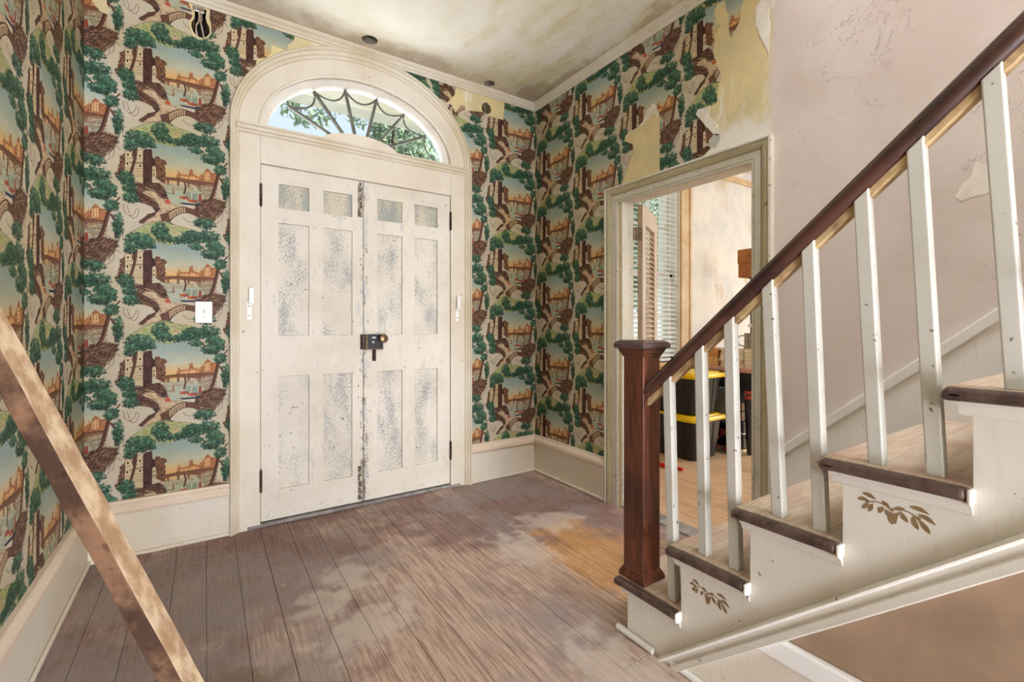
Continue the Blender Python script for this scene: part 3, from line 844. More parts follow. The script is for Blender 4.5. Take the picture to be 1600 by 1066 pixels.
MB().prism([(1.427, 3.0)] + mm([(1419, 2876), (1402, 2844), (1402, 2768), (1394, 2711), (1347, 2776), (1339, 2838), (1324, 2874)]) + [(1.33, 3.0)], right, 0.0002, 0.0022).build('wallpaper_scrap', 'scenic_wallpaper', wr, uvf=uvR)
for nm, mt, pl in (('torn_backing', 'torn_backing', [(1591, 2417), (1511, 2405), (1524, 2359), (1485, 2297), (1460, 2265), (1464, 2227), (1502, 2256), (1541, 2302), (1573, 2353), (1600, 2388)]),
                   ('torn_backing', 'torn_backing', [(2026, 2470), (1987, 2505), (1949, 2566), (1925, 2545), (1902, 2588), (1870, 2552), (1857, 2471), (1893, 2514), (1940, 2495), (1978, 2471)]),
                   ('torn_backing', 'torn_backing_grey', [(1524, 2216), (1494, 2245), (1460, 2234), (1464, 2189), (1485, 2164), (1511, 2181)]),
                   ('plaster_streak', 'plaster_white', [(1264, 2795), (1243, 2812), (1235, 2990), (1170, 2990), (1166, 2809), (1176, 2752), (1190, 2753), (1193, 2640), (1197, 2531), (1221, 2600), (1250, 2686), (1264, 2708)]),
                   ('plaster_chip', 'plaster_white', [(466, 1789), (440, 1772), (425, 1740), (425, 1676), (446, 1664), (466, 1668), (508, 1660), (520, 1676), (512, 1700), (499, 1724), (480, 1738)])):
    MB().prism(torn(mm(pl) + mm(pl)[:1])[:-1], right, 0.0001, 0.0014).build(nm, mt, wr)
wl = MB().prism([(-2.7, 0), (YF, 0), (YF, 5.3), (-2.7, 5.3)], left, 0, -0.1).build('wall_left', 'bare_plaster')
struct(wl, 'left wall of the hall covered in green and brown scenic wallpaper', 'wall')
MB().prism([(-2.69, 0.28), (YF - 0.002, 0.28), (YF - 0.002, 3.01), (-2.69, 3.01)], left, 0.0002, 0.0022).build('wallpaper', 'scenic_wallpaper', wl, uvf=lambda co: pf(2.618, 0)(co.y, co.z))
wbk = MB().prism([(-0.62, 0), (-0.4, 0), (-0.4, 2.75), (1.3, 2.75), (1.3, 0), (7.1, 0), (7.1, 5.3), (-0.62, 5.3)], lambda a, b, d: (a, -2.6 + d, b), 0, -0.1).build('wall_back', 'bare_plaster')
struct(wbk, 'rear wall of the hall with an open doorway letting daylight in', 'wall')
o = MB().prism([(-1.6, 0), (YF, 0), (YF, ZC), (-1.6, ZC)], lambda a, b, d: (7.0 + d, a, b), 0, 0.1, [[(0.25, 0.75), (1.75, 0.75), (1.75, 2.65), (0.25, 2.65)]]).build('wall_side', 'far_room_plaster')
struct(o, 'far side wall of the bright next room', 'wall')
o = MB().prism([(2.41, 0), (7.0, 0), (7.0, ZC), (2.41, ZC)], lambda a, b, d: (a, -1.6 - d, b), 0, 0.1, [[(3.6, 0.7), (5.6, 0.7), (5.6, 2.5), (3.6, 2.5)]]).build('wall_rear', 'far_room_plaster')  # opening cut to let the added rear fill light in
struct(o, 'rear wall of the bright next room', 'wall')
o = MB().box(1.24, 1.34, -2.6, 0.95, ZC, 5.3).build('wall_stairwell', 'partition_plaster')
struct(o, 'upper wall on the open side of the stairwell', 'wall')
o = MB().box(1.24, 2.3, 0.95, 1.05, ZC, 5.3).build('wall_landing', 'partition_plaster')
struct(o, 'upper wall closing the stairwell toward the front', 'wall')
ch1 = circle(0.882, 3.0, 0.05, 0.048, 24, 0.03); ch2 = circle(1.80, 3.035, 0.042, 0.04, 16, 0.12)
cl = MB().prism([(-0.62, -2.7), (1.34, -2.7), (1.34, 0.95), (XR, 0.95), (XR, YF), (-0.62, YF)], flat, ZC, ZC + 0.06, [ch1, ch2]).build('ceiling', 'ceiling_plaster')
struct(cl, 'mould-stained cream ceiling of the hall with two round holes', 'ceiling')
for h in (ch1, ch2):
    n = len(h); m = MB()
    m.add([(a, b, ZC + 0.001) for a, b in h] + [(a, b, ZC + 0.12) for a, b in h], [(i, (i + 1) % n, (i + 1) % n + n, i + n) for i in range(n)])
    m.add([(a, b, ZC + 0.12) for a, b in h], [tuple(range(n))])
    m.build('hole_edge', 'cavity_dark', cl)  # inner shade of the holes put into the near-black lining colour
o = MB().box(2.41, 7.0, -1.6, YF, ZC, ZC + 0.06).build('ceiling', 'white_paint'); struct(o, 'white ceiling of the next room', 'ceiling')
o = MB().box(1.24, 2.41, -2.7, 1.05, 5.3, 5.36).build('ceiling', 'white_paint'); struct(o, 'ceiling high above the stairwell', 'ceiling')

# ------------------------------------------------------------------ crown, baseboards
crown = [(0, 0), (0.010, 0), (0.014, 0.012), (0.022, 0.018), (0.024, 0.030), (0.036, 0.040), (0.042, 0.056), (0, 0.056)]
cr = lambda: [(d, 2.994 + h) for d, h in crown]
m = MB(); P = cr(); n = len(P)
m.add([(XL, YF - d, z) for d, z in P] + [(XR, YF - d, z) for d, z in P], [(i, (i + 1) % n, (i + 1) % n + n, i + n) for i in range(n)] + [tuple(range(n)), tuple(range(n, 2 * n))])
struct(m.build('trim_1', 'trim_paint'), 'thin cream crown moulding over the front doors', 'moulding')
m = MB()
m.add([(XR - d, YF, z) for d, z in P] + [(XR - d, 0.95, z) for d, z in P], [(i, (i + 1) % n, (i + 1) % n + n, i + n) for i in range(n)] + [tuple(range(n)), tuple(range(n, 2 * n))])
struct(m.build('trim_2', 'cream_paint'), 'thin cream crown moulding along the partition wall', 'moulding')
m = MB()
m.add([(XL + d, YF, z) for d, z in P] + [(XL + d, -2.6, z) for d, z in P], [(i, (i + 1) % n, (i + 1) % n + n, i + n) for i in range(n)] + [tuple(range(n)), tuple(range(n, 2 * n))])
struct(m.build('trim_3', 'trim_paint'), 'thin cream crown moulding along the left wall', 'moulding')
m = MB().box(2.41, 7.0, YF - 0.03, YF, 2.90, 2.965)
struct(m.build('trim_4', 'window_trim_tan', None, 0.006), 'tan picture rail high on the wall of the next room', 'moulding')

def baseboard(name, a0, a1, mapf, label):
    b = MB().prism([(a0, 0.0), (a1, 0.0), (a1, 0.236), (a0, 0.236)], mapf, 0, 0.018).build(name, 'cream_paint')
    c = MB(); pr = [(0.0, 0.232), (0.030, 0.232), (0.034, 0.240), (0.034, 0.262), (0.028, 0.276), (0.020, 0.284), (0.018, 0.296), (0.0, 0.298)]
    k2 = len(pr)
    c.add([mapf(a0, z, d) for d, z in pr] + [mapf(a1, z, d) for d, z in pr], [(i, (i + 1) % k2, (i + 1) % k2 + k2, i + k2) for i in range(k2)] + [tuple(range(k2)), tuple(range(k2, 2 * k2))])
    c.build('cap', 'cap_paint', b)
    MB().prism([(a0, 0.0), (a1, 0.0), (a1, 0.020), (a0, 0.020)], mapf, 0.018, 0.032).build('shoe', 'cream_paint', b, 0.006)
    return struct(b, label, 'baseboard')
baseboard('baseboard_front', XL, 0.116, front, 'tall cream baseboard between the left corner and the double doors')
baseboard('baseboard_front', 1.682, XR, front, 'tall cream baseboard between the double doors and the right corner')
baseboard('baseboard_right', 2.288, YF, right, 'tall cream baseboard between the right corner and the doorway')
baseboard('baseboard_left', -2.6, YF, left, 'tall cream baseboard along the left wall')

# ------------------------------------------------------------------ door_1: front doors with frame
d1 = empty('door_1', (ACX, YF, 0), 'tall cream panelled double doors with flaking paint under the fanlight', 'door', None, 'structure')
cp = [(0, -0.002), (0, 0.040), (0.10, 0.046), (0.28, 0.046), (0.34, 0.036), (0.62, 0.030), (0.68, 0.022), (0.9, 0.020), (1, 0.012), (1, -0.002)]
for xa, xb in ((0.113, 0.160), (1.680, 1.632)):
    MB().loft([(xa, 0), (xa, ASZ)], [(xb, 0), (xb, ASZ)], cp, front).build('casing', 'trim_paint', d1)
MB().box(0.158, 0.269, YF - 0.010, YF + 0.06, 0, 2.336).build('jamb', 'cream_paint', d1, 0.002)
MB().box(1.519, 1.634, YF - 0.010, YF + 0.06, 0, 2.336).build('jamb', 'cream_paint', d1, 0.002)
MB().box(0.2695, 1.5185, YF - 0.009, YF + 0.06, 2.172, 2.336).build('transom_board', 'cream_paint', d1, 0.002)
m = MB(); pr = [(-0.002, 2.334), (0.014, 2.334), (0.022, 2.342), (0.024, 2.350), (0.036, 2.356), (0.040, 2.370), (0.050, 2.376), (0.050, 2.388), (-0.06, 2.392), (-0.06, 2.334)]
n = len(pr)
m.add([front(0.150, z, d) for d, z in pr] + [front(1.642, z, d) for d, z in pr], [(i, (i + 1) % n, (i + 1) % n + n, i + n) for i in range(n)] + [tuple(range(n)), tuple(range(n, 2 * n))])
m.build('transom_moulding', 'trim_paint', d1)
MB().box(0.20, 1.60, YF - 0.012, YF + 0.2, 0.0, 0.022).build('threshold', 'threshold_wood', d1, 0.006)
rect = lambda a, b, c, d: [(a, c), (b, c), (b, d), (a, d)]
rows = ((1.922, 2.068), (1.143, 1.830), (0.208, 0.893))
def leaf(x0, x1, cols, lab):
    holes = [rect(a, b, z0, z1) for a, b in cols for z0, z1 in rows]
    lf = MB().prism(rect(x0, x1, 0.030, 2.168), front, -0.004, -0.046, holes).build('door_leaf', 'door_paint', d1, 0.0022, 2)
    lf['label'] = lab
    for a, b in cols:
        for i, (z0, z1) in enumerate(rows):
            MB().box(a - 0.004, b + 0.004, YF + 0.021, YF + 0.034, z0 - 0.004, z1 + 0.004).build('panel', 'top_panel_paint' if i == 0 else 'panel_paint', lf)
    return lf
lfL = leaf(0.2725, 0.8775, ((0.369, 0.541), (0.627, 0.806)), 'left leaf of the double doors')
lfR = leaf(0.8815, 1.5165, ((0.973, 1.149), (1.239, 1.417)), 'right leaf of the double doors carrying the lock')
for lf, hx in ((lfL, 0.2712), (lfR, 1.518)):
    for z in (1.918, 0.212):
        m = MB()
        for q in range(5):
            m.tube([(hx, YF - 0.006, z + q * 0.026), (hx, YF - 0.006, z + q * 0.026 + 0.0245)], 0.0085, 10)
        m.tube([(hx, YF - 0.006, z - 0.006), (hx, YF - 0.006, z + 0.136)], 0.005, 8)
        m.build('hinge', 'rust_iron', lf)
for z0, z1 in ((1.93, 2.14), (0.045, 0.27)):
    MB().box(0.842, 0.872, YF - 0.001, YF + 0.004, z0, z1).tube([(0.857, YF - 0.006, z0 + 0.01), (0.857, YF - 0.006, z1 + (0.02 if z0 > 1 else 0.0))], 0.0075, 10).tube([(0.857, YF - 0.006, z0 + 0.05), (0.857, YF - 0.024, z0 + 0.05)], 0.005, 8).build('slide_bolt', 'flaked_iron', lfL)
MB().box(0.858, 0.8765, YF - 0.016, YF + 0.004, 1.047, 1.146).build('lock_keeper', 'rust_iron', lfL, 0.003)
MB().box(0.884, 1.004, YF - 0.026, YF + 0.004, 1.047, 1.146).build('rim_lock', 'black_enamel', lfR, 0.004)
MB().box(0.884, 1.006, YF - 0.028, YF + 0.004, 1.044, 1.050).box(0.884, 0.898, YF - 0.0285, YF - 0.02, 1.05, 1.143).build('lock_rim', 'old_brass', lfR, 0.0015)
MB().box(0.926, 0.952, YF - 0.0275, YF - 0.0255, 1.118, 1.130).lathe([(0.0, 0), (0.008, 0.0), (0.008, 0.003), (0.0, 0.0032)], (0.936, YF - 0.0255, 1.094), 12, 0, 'Y').build('lock_plate', 'nickel', lfR)
MB().lathe([(0.012, 0.0), (0.011, 0.018), (0.018, 0.028), (0.028, 0.038), (0.030, 0.050), (0.024, 0.060), (0.010, 0.064), (0.0, 0.0645)], (0.992, YF - 0.026, 1.118), 20, 0, 'Y').build('door_knob', 'old_brass', lfR, smooth=True)
MB().box(0.937, 0.963, YF + 0.0015, YF + 0.006, 0.965, 1.046).build('rust_strip', 'rust_iron', lfR, 0.001)
for bx, s in ((0.212, 1), (1.567, -1)):
    m = MB().box(bx - 0.012, bx + 0.012, YF - 0.014, YF - 0.009, 1.238, 1.345, 0)
    m.lathe([(0.0, 0), (0.005, 0.0), (0.005, 0.002), (0.0, 0.003)], (bx, YF - 0.014, 1.318), 10, 1, 'Y').lathe([(0.0, 0), (0.005, 0.0), (0.005, 0.002), (0.0, 0.003)], (bx, YF - 0.014, 1.262), 10, 1, 'Y')
    m.box(bx - 0.010 + 0.006 * s, bx + 0.014 + 0.006 * s, YF - 0.052, YF - 0.048, 1.338, 1.425, 0).box(bx - 0.010 + 0.006 * s, bx + 0.014 + 0.006 * s, YF - 0.05, YF - 0.010, 1.332, 1.338, 0)
    m.build('bar_bracket', ['white_plastic', 'nickel'], d1, 0.001)

# ------------------------------------------------------------------ window_1: the fanlight
w1 = empty('window_1', (ACX, YF, ASZ), 'arched fanlight with radiating glazing bars over the double doors', 'window', None, 'structure')
E = lambda rx, rz, n=48: ellipse(ACX, ASZ, rx, rz, 180, 0, n)
MB().loft(E(0.781, 0.622), E(0.734, 0.550), cp, front).build('arch_casing', 'trim_paint', w1, smooth=True)
MB().loft(E(0.736, 0.553), E(0.628, 0.447), [(0, -0.01), (0, 0.012), (1, 0.012), (1, -0.04)], front).build('arch_board', 'cream_paint', w1)
MB().tube([front(a, b, 0.012) for a, b in E(0.630, 0.449)], 0.008, 8).build('arch_bead', 'cream_paint', w1, smooth=True)
MB().loft(E(0.632, 0.452), E(0.582, 0.396), [(0, -0.075), (0, -0.030), (0.85, -0.030), (1, -0.042), (1, -0.075)], front).build('sash_frame', 'sash_paint', w1)
HX, HZ = 0.873, 2.388
hub = [(HX + 0.262 * math.cos(R(180 - i * 7.5)), HZ + 0.098 * math.sin(R(180 - i * 7.5))) for i in range(25)]
hp = MB().prism(hub, front, -0.030, -0.062).build('hub_board', 'cream_paint', w1, 0.002)
tips = [(0.424, 2.575), (0.576, 2.708), (0.770, 2.772), (0.982, 2.768), (1.178, 2.712), (1.342, 2.594)]
bx_ = [0.676, 0.757, 0.835, 0.915, 0.995, 1.063]
bases = [(q, HZ + 0.098 * math.sqrt(max(0, 1 - ((q - HX) / 0.262) ** 2))) for q in bx_]
for (a, b), (c, d) in zip(bases, tips):
    dx, dz = c - a, d - b; L = math.hypot(dx, dz); nx, nz = -dz / L, dx / L
    MB().prism([(a + nx * 0.0085 - dx / L * .01, b + nz * 0.0085 - dz / L * .01), (c + nx * 0.0075, d + nz * 0.0075), (c - nx * 0.0075, d - nz * 0.0075), (a - nx * 0.0085 - dx / L * .01, b - nz * 0.0085 - dz / L * .01)], front, -0.036, -0.066).build('glazing_bar', 'muntin_paint', w1, 0.003)
ends = tips + [(1.470, 2.40)]
for (a, b), (c, d) in zip(ends, ends[1:]):
    mx, mz = (a + c) / 2, (b + d) / 2
    vx, vz = HX - mx, HZ - mz; L = math.hypot(vx, vz); sag = 0.066 if c < 1.4 else 0.06
    q = []
    for i in range(13):
        t = i / 12.0; s = math.sin(math.pi * t) ** 0.8
        q.append(front(a + (c - a) * t + vx / L * sag * s, b + (d - b) * t + vz / L * sag * s, -0.05))
    MB().tube(q, 0.0065, 8).build('swag_bar', 'muntin_paint', w1, smooth=True)
ang = [180.0] + [math.degrees(math.atan2((d - ASZ) / 0.40, (c - ACX) / 0.585)) for c, d in tips] + [0.0]
hang = [180.0] + [math.degrees(math.atan2((b - HZ) / 0.098, (a - HX) / 0.262)) for a, b in bases] + [0.0]
for i in range(7):
    top = ellipse(ACX, ASZ, 0.59, 0.404, ang[i], ang[i + 1], 8)
    bot = ellipse(HX, HZ, 0.255, 0.090, hang[i + 1], hang[i], 6)
    MB().prism(top + bot, front, -0.052, -0.055).build('pane', 'window_glass', w1)

# ------------------------------------------------------------------ door_2: cased doorway to the next room with a louvred leaf
d2 = empty('door_2', (XR, 1.72, 0), 'cased doorway of flaking grey-cream paint with a louvred leaf swung open', 'door', None, 'structure')
path = [(2.291, 0.0), (2.291, 2.13), (1.172, 2.13), (1.172, 0.0)]
pth = [(-a, b) for a, b in path]
rmap = lambda a, b, d: right(-a, b, d)
def band(prof): return [(-o, d) for o, d in prof]
MB().sweep(pth, band([(0, 0), (0, 0.034), (0.010, 0.036), (0.016, 0.030), (0.016, 0)]), rmap).build('casing_fillet', 'doorway_paint', d2)
MB().sweep(pth, band([(0.016, 0), (0.016, 0.026), (0.030, 0.030), (0.048, 0.022), (0.056, 0.012), (0.056, 0)]), rmap).build('casing_moulding', 'doorway_bead_paint', d2)
MB().sweep(pth, band([(0.056, 0), (0.056, 0.016), (0.088, 0.016), (0.090, 0.010), (0.092, 0.016), (0.104, 0.014), (0.108, 0.006), (0.108, 0)]), rmap).build('casing_board', 'doorway_paint', d2)
MB().box(XR + 0.001, 2.41, 2.155, 2.17, 0, 2.035).build('jamb', 'doorway_paint', d2, 0.002)
MB().box(XR + 0.001, 2.41, 1.262, 1.279, 0, 2.035).build('jamb', 'doorway_paint', d2, 0.002)
MB().box(XR + 0.001, 2.41, 1.279, 2.155, 2.024, 2.04).build('head_jamb', 'doorway_paint', d2, 0.002)
A = Vector((2.458, 2.119, 0)); B = Vector((2.888, 2.347, 0))
U = (B - A).normalized(); Nn = Vector((-U.y, U.x, 0)); LW = (B - A).length
def sbox(m, u0, u1, n0, n1, z0, z1):
    return m.obox(A + U * (u0 + u1) / 2 + Nn * (n0 + n1) / 2 + Vector((0, 0, (z0 + z1) / 2)), (U, Nn, Vector((0, 0, 1))), ((u1 - u0) / 2, (n1 - n0) / 2, (z1 - z0) / 2))
m = MB()
for u0, u1, z0, z1 in ((0, 0.10, 0.02, 2.028), (LW - 0.10, LW, 0.02, 2.028), (0.10, LW - 0.10, 1.90, 2.028), (0.10, LW - 0.10, 0.02, 0.20), (0.10, LW - 0.10, 0.92, 1.03)):
    sbox(m, u0, u1, 0, 0.034, z0, z1)
lv = m.build('door_leaf', 'shutter_paint', d2, 0.002)
lv['label'] = 'beige louvred leaf swung into the next room'
for z0, z1 in ((0.215, 0.905), (1.045, 1.885)):
    k_ = int((z1 - z0) / 0.036)
    for i in range(k_):
        z = z0 + (i + 0.5) * (z1 - z0) / k_
        s, c = math.sin(R(52)), math.cos(R(52))
        MB().obox(A + U * LW / 2 + Nn * 0.017 + Vector((0, 0, z)), (U, Nn * c + Vector((0, 0, s)), -Nn * s + Vector((0, 0, c))), (LW / 2 - 0.102, 0.021, 0.003)).build('louver', 'shutter_paint', lv)
for z in (1.78, 0.25):
    MB().tube([(2.433, 2.150, z), (2.433, 2.150, z + 0.09)], 0.008, 10).box(2.405, 2.433, 2.1505, 2.1535, z, z + 0.09).obox(A + Nn * 0.018 + U * -0.003 + Vector((0, 0, z + 0.045)), (U, Nn, Vector((0, 0, 1))), (0.002, 0.018, 0.045)).build('hinge', 'hinge_grey', lv)

# ------------------------------------------------------------------ window_2: sash window of the next room
w2 = empty('window_2', (3.73, YF, W2[2]), 'tall sash window of the next room in a tan casing', 'window', None, 'structure')
x0, x1, z0, z1 = W2
for a, b in ((x0 - 0.165, x0), (x1, x1 + 0.165)):
    MB().box(a, b, YF - 0.026, YF - 0.003, 0.79, 2.80).box(a + (0.13 if a > 4 else 0), a + 0.035 + (0.13 if a > 4 else 0), YF - 0.036, YF - 0.02, 0.79, 2.80).build('casing', 'window_trim_tan', w2, 0.003)
MB().box(x0 - 0.165, x1 + 0.165, YF - 0.028, YF - 0.003, 2.80, 2.895).build('head_casing', 'window_trim_tan', w2, 0.003)
MB().box(x0 - 0.19, x1 + 0.19, YF - 0.07, YF + 0.12, 0.79, 0.83).build('sill', 'window_trim_tan', w2, 0.006)
for a, b in ((x0 - 0.001, x0 + 0.012), (x1 - 0.012, x1 + 0.001)):
    MB().box(a, b, YF - 0.002, YF + 0.2, 0.83, 2.80).build('jamb_liner', 'sash_paint', w2)
MB().box(x0, x1, YF - 0.002, YF + 0.2, 2.788, 2.801).build('jamb_liner', 'sash_paint', w2)
def sash(za, zb, y):
    m = MB()
    m.box(x0, x0 + 0.05, y, y + 0.035, za, zb).box(x1 - 0.05, x1, y, y + 0.035, za, zb).box(x0, x1, y, y + 0.035, za, za + 0.05).box(x0, x1, y, y + 0.035, zb - 0.045, zb)
    s = m.build('sash', 'sash_paint', w2, 0.003)
    for i in (1, 2):
        xx = x0 + 0.05 + i * (x1 - x0 - 0.1) / 3
        MB().box(xx - 0.009, xx + 0.009, y + 0.004, y + 0.031, za + 0.05, zb - 0.045).build('glazing_bar', 'sash_paint', s)
    zm = (za + zb) / 2
    MB().box(x0 + 0.05, x1 - 0.05, y + 0.004, y + 0.031, zm - 0.009, zm + 0.009).build('glazing_bar', 'sash_paint', s)
    for i in range(3):
        for j in range(2):
            a = x0 + 0.05 + i * (x1 - x0 - 0.1) / 3; b = a + (x1 - x0 - 0.1) / 3
            c = (za + 0.05, zm) if j == 0 else (zm, zb - 0.045)
            MB().box(a, b, y + 0.016, y + 0.019, *c).build('pane', 'window_glass', s)
sash(0.83, 1.765, YF + 0.09); sash(1.725, 2.80, YF + 0.13)

bl = empty('window_blind', (3.73, YF + 0.04, 2.76), 'white slatted blind hanging in the tall window of the next room', 'blind')
MB().box(x0 + 0.012, x1 - 0.012, YF + 0.012, YF + 0.062, 2.745, 2.795).build('headrail', 'blind_white', bl, 0.003)
zz = 2.72
s_, c_ = math.sin(R(26)), math.cos(R(26))
proto = None
while zz > 0.88:
    if proto is None:
        proto = MB().obox((3.731, YF + 0.037, zz), ((1, 0, 0), (0, c_, s_), (0, -s_, c_)), ((x1 - x0) / 2 - 0.014, 0.0245, 0.0014)).build('slat', 'blind_white', bl)
        zp = zz
    else:
        q = proto.copy(); q.location = (0, 0, zz - zp); COL.objects.link(q)
    zz -= 0.048
MB().box(x0 + 0.014, x1 - 0.014, YF + 0.014, YF + 0.060, 0.838, 0.862).build('bottom_rail', 'blind_white', bl, 0.003)
for xx in (x0 + 0.16, (x0 + x1) / 2, x1 - 0.16):
    MB().box(xx - 0.002, xx + 0.002, YF + 0.011, YF + 0.0125, 0.85, 2.75).build('ladder_cord', 'blind_white', bl)
MB().tube([(x1 - 0.07, YF - 0.002, 2.75), (x1 - 0.072, YF - 0.004, 1.66)], 0.004, 8).build('tilt_wand', 'blind_white', bl)

# ------------------------------------------------------------------ staircase
XS = 1.375
RUN, RISE, NST = 0.2443, 0.2135, 14
yk = lambda q: 1.26 - RUN * (q - 1)
st = empty('staircase', (1.84, 1.26, 0), 'cream painted staircase with brown nosings, round handrail and square balusters', 'staircase')
side = lambda a, b, d: (XS + d, a, b)
SL = RISE / RUN
low = lambda y: 0.006 + SL * (1.1 - y) - 0.075
pl = [(yk(1), 0.0)]
for q in range(1, NST + 1):
    pl += [(yk(q), RISE * q - 0.028), (yk(q + 1), RISE * q - 0.028)]
ylast = yk(NST + 1)
pl += [(ylast, low(ylast)), (1.0139, 0.0)]
MB().prism(pl, side, 0.0, 0.028).build('stringer', 'stair_paint', st)['label'] = 'cream open stringer cut to the steps'
prf = [(0.0, 0.0), (0.0, 0.018), (0.008, 0.022), (0.014, 0.020), (0.020, 0.010), (0.044, 0.008), (0.048, 0.016), (0.072, 0.018), (0.075, 0.010), (0.075, 0.0)]
m = MB(); n = len(prf); ya, yb = 1.1, ylast
vs = []
for y in (ya, yb):
    vs += [(XS - d, y, 0.006 + SL * (1.1 - y) - o) for o, d in prf]
# foot of the moulding cut level with the floor
vs = []
for o, d in prf:
    y_f = 1.1 + (0.006 - o) / SL
    vs.append((XS - d, y_f, 0.0))
vs += [(XS - d, yb, 0.006 + SL * (1.1 - yb) - o) for o, d in prf]
m.add(vs, [(i, (i + 1) % n, (i + 1) % n + n, i + n) for i in range(n)] + [tuple(range(n)), tuple(range(n, 2 * n))])
m.build('stringer_moulding', 'stair_paint', st)
for q in range(1, NST):
    z = RISE * q; y = yk(q); yn = yk(q + 1)
    MB().box(XS + 0.012, XR - 0.02, y - 0.018, y, z - RISE + (0.0 if q == 1 else -0.028), z - 0.028).build('riser', 'stair_paint', st)
    tr = MB().box(XS + 0.0005, XR - 0.02, yn - 0.001, y + 0.006, z - 0.028, z).box(XS - 0.004, XR - 0.02, y - 0.01, y + 0.043, z - 0.0055, z + 0.0004).build('tread', 'tread_wood', st, 0.002)
    MB().box(XS - 0.034, XR - 0.022, y + 0.0055, y + 0.046, z - 0.029, z - 0.005).build('nosing', 'nosing_wood', tr, 0.009, 4)
    MB().box(XS - 0.034, XS - 0.003, yn + 0.004, y + 0.044, z - 0.029, z + 0.0008).build('return_nosing', 'nosing_wood', tr, 0.012, 4)
    MB().box(XS - 0.033, XS - 0.001, yn - 0.006, yn + 0.0045, z - 0.034, z - 0.001).build('filler_end', 'plaster_white', tr, 0.004)
    c = MB(); sp = [(0, 0), (0.022, 0.0), (0.021, -0.008), (0.012, -0.014), (0.006, -0.030), (0.0, -0.034)]
    c.add([(XS - d, yn + 0.0, z - 0.0285 + h) for d, h in sp] + [(XS - d, y + 0.022, z - 0.0285 + h) for d, h in sp], [(i, (i + 1) % 6, (i + 1) % 6 + 6, i + 6) for i in range(6)] + [tuple(range(6)), tuple(range(6, 12))])
    c.build('scotia', 'stair_paint', tr)
    MB().box(XS + 0.0, XR - 0.022, y, y + 0.020, z - 0.052, z - 0.0285).build('scotia', 'stair_paint', tr, 0.008)
MB().tube([(1.3625, 1.300, 0.012), (1.3625, 1.125, 0.012)], 0.012, 10).build('shoe_moulding', 'stair_paint', st, smooth=True)
# skirting on the wall side
sk = lambda a, b, d: (XR - d, a, b)
ht = lambda y: 0.616 + 0.88 * (1.144 - y)
MB().prism([(1.168, 0.0), (1.168, ht(1.168)), (ylast, ht(ylast)), (ylast, ht(ylast) - 0.62), (0.55, 0.45), (0.9, 0.0)], sk, 0.001, 0.019).build('wall_skirting', 'skirt_paint', st)
MB().prism([(1.168, ht(1.168) - 0.052), (1.168, ht(1.168)), (ylast, ht(ylast)), (ylast, ht(ylast) - 0.052)], sk, 0.019, 0.030).build('skirting_cap', 'skirt_paint', st, 0.005)
# newel
NX0, NX1, NY0, NY1 = 1.386, 1.484, 1.192, 1.292
nw = MB().box(NX0, NX1, NY0, NY1, RISE, 1.085).build('newel_post', 'newel_wood', st, 0.004)
nw['label'] = 'square dark brown newel post on the bottom step'
def frus(m, e0, z0, e1, z1):
    a = [(NX0 - e0, NY0 - e0), (NX1 + e0, NY0 - e0), (NX1 + e0, NY1 + e0), (NX0 - e0, NY1 + e0)]
    b = [(NX0 - e1, NY0 - e1), (NX1 + e1, NY0 - e1), (NX1 + e1, NY1 + e1), (NX0 - e1, NY1 + e1)]
    m.add([(*p, z0) for p in a] + [(*p, z1) for p in b], [(0, 1, 2, 3), (4, 5, 6, 7)] + [(i, (i + 1) % 4, (i + 1) % 4 + 4, i + 4) for i in range(4)])
    return m
m = MB(); frus(m, 0.014, RISE + 0.001, 0.014, RISE + 0.016); frus(m, 0.014, RISE + 0.016, 0.001, RISE + 0.040)
m.build('newel_base', 'newel_wood', nw, 0.003)
m = MB(); frus(m, 0.001, 1.080, 0.008, 1.094); frus(m, 0.008, 1.094, 0.016, 1.110); frus(m, 0.016, 1.110, 0.018, 1.114)
m.build('newel_neck', 'newel_wood', nw, 0.002)
m = MB(); frus(m, 0.030, 1.114, 0.030, 1.136); frus(m, 0.030, 1.136, 0.012, 1.146)
m.build('newel_cap', 'cap_wood', nw, 0.008, 3)
# handrail: oval rail with a pale fillet under it
RX = 1.420
rz = lambda y: 0.952 + 0.887 * (1.19 - y)
ye = ylast + 0.3
MB().tube([(RX, 1.196, rz(1.196)), (RX, 0.9, rz(0.9)), (RX, 0.4, rz(0.4)), (RX, -0.4, rz(-0.4)), (RX, ye, rz(ye))], 0.031, 20, 0, (1.05, 0.92)).build('handrail', 'rail_wood', st, smooth=True)
MB().prism([(1.190, rz(1.190) - 0.031), (1.190, rz(1.190) - 0.056), (ye, rz(ye) - 0.056), (ye, rz(ye) - 0.031)], lambda a, b, d: (RX + d, a, b), -0.015, 0.015).build('rail_fillet', 'fillet_wood', st, 0.002)
BL = [(1.073, 0.022), (0.948, 0.016), (0.838, 0.018), (0.704, 0.030), (0.592, 0.030), (0.464, 0.032), (0.351, 0.037), (0.224, 0.036), (0.102, 0.036), (-0.02, 0.036), (-0.142, 0.036), (-0.264, 0.036), (-0.386, 0.036)]
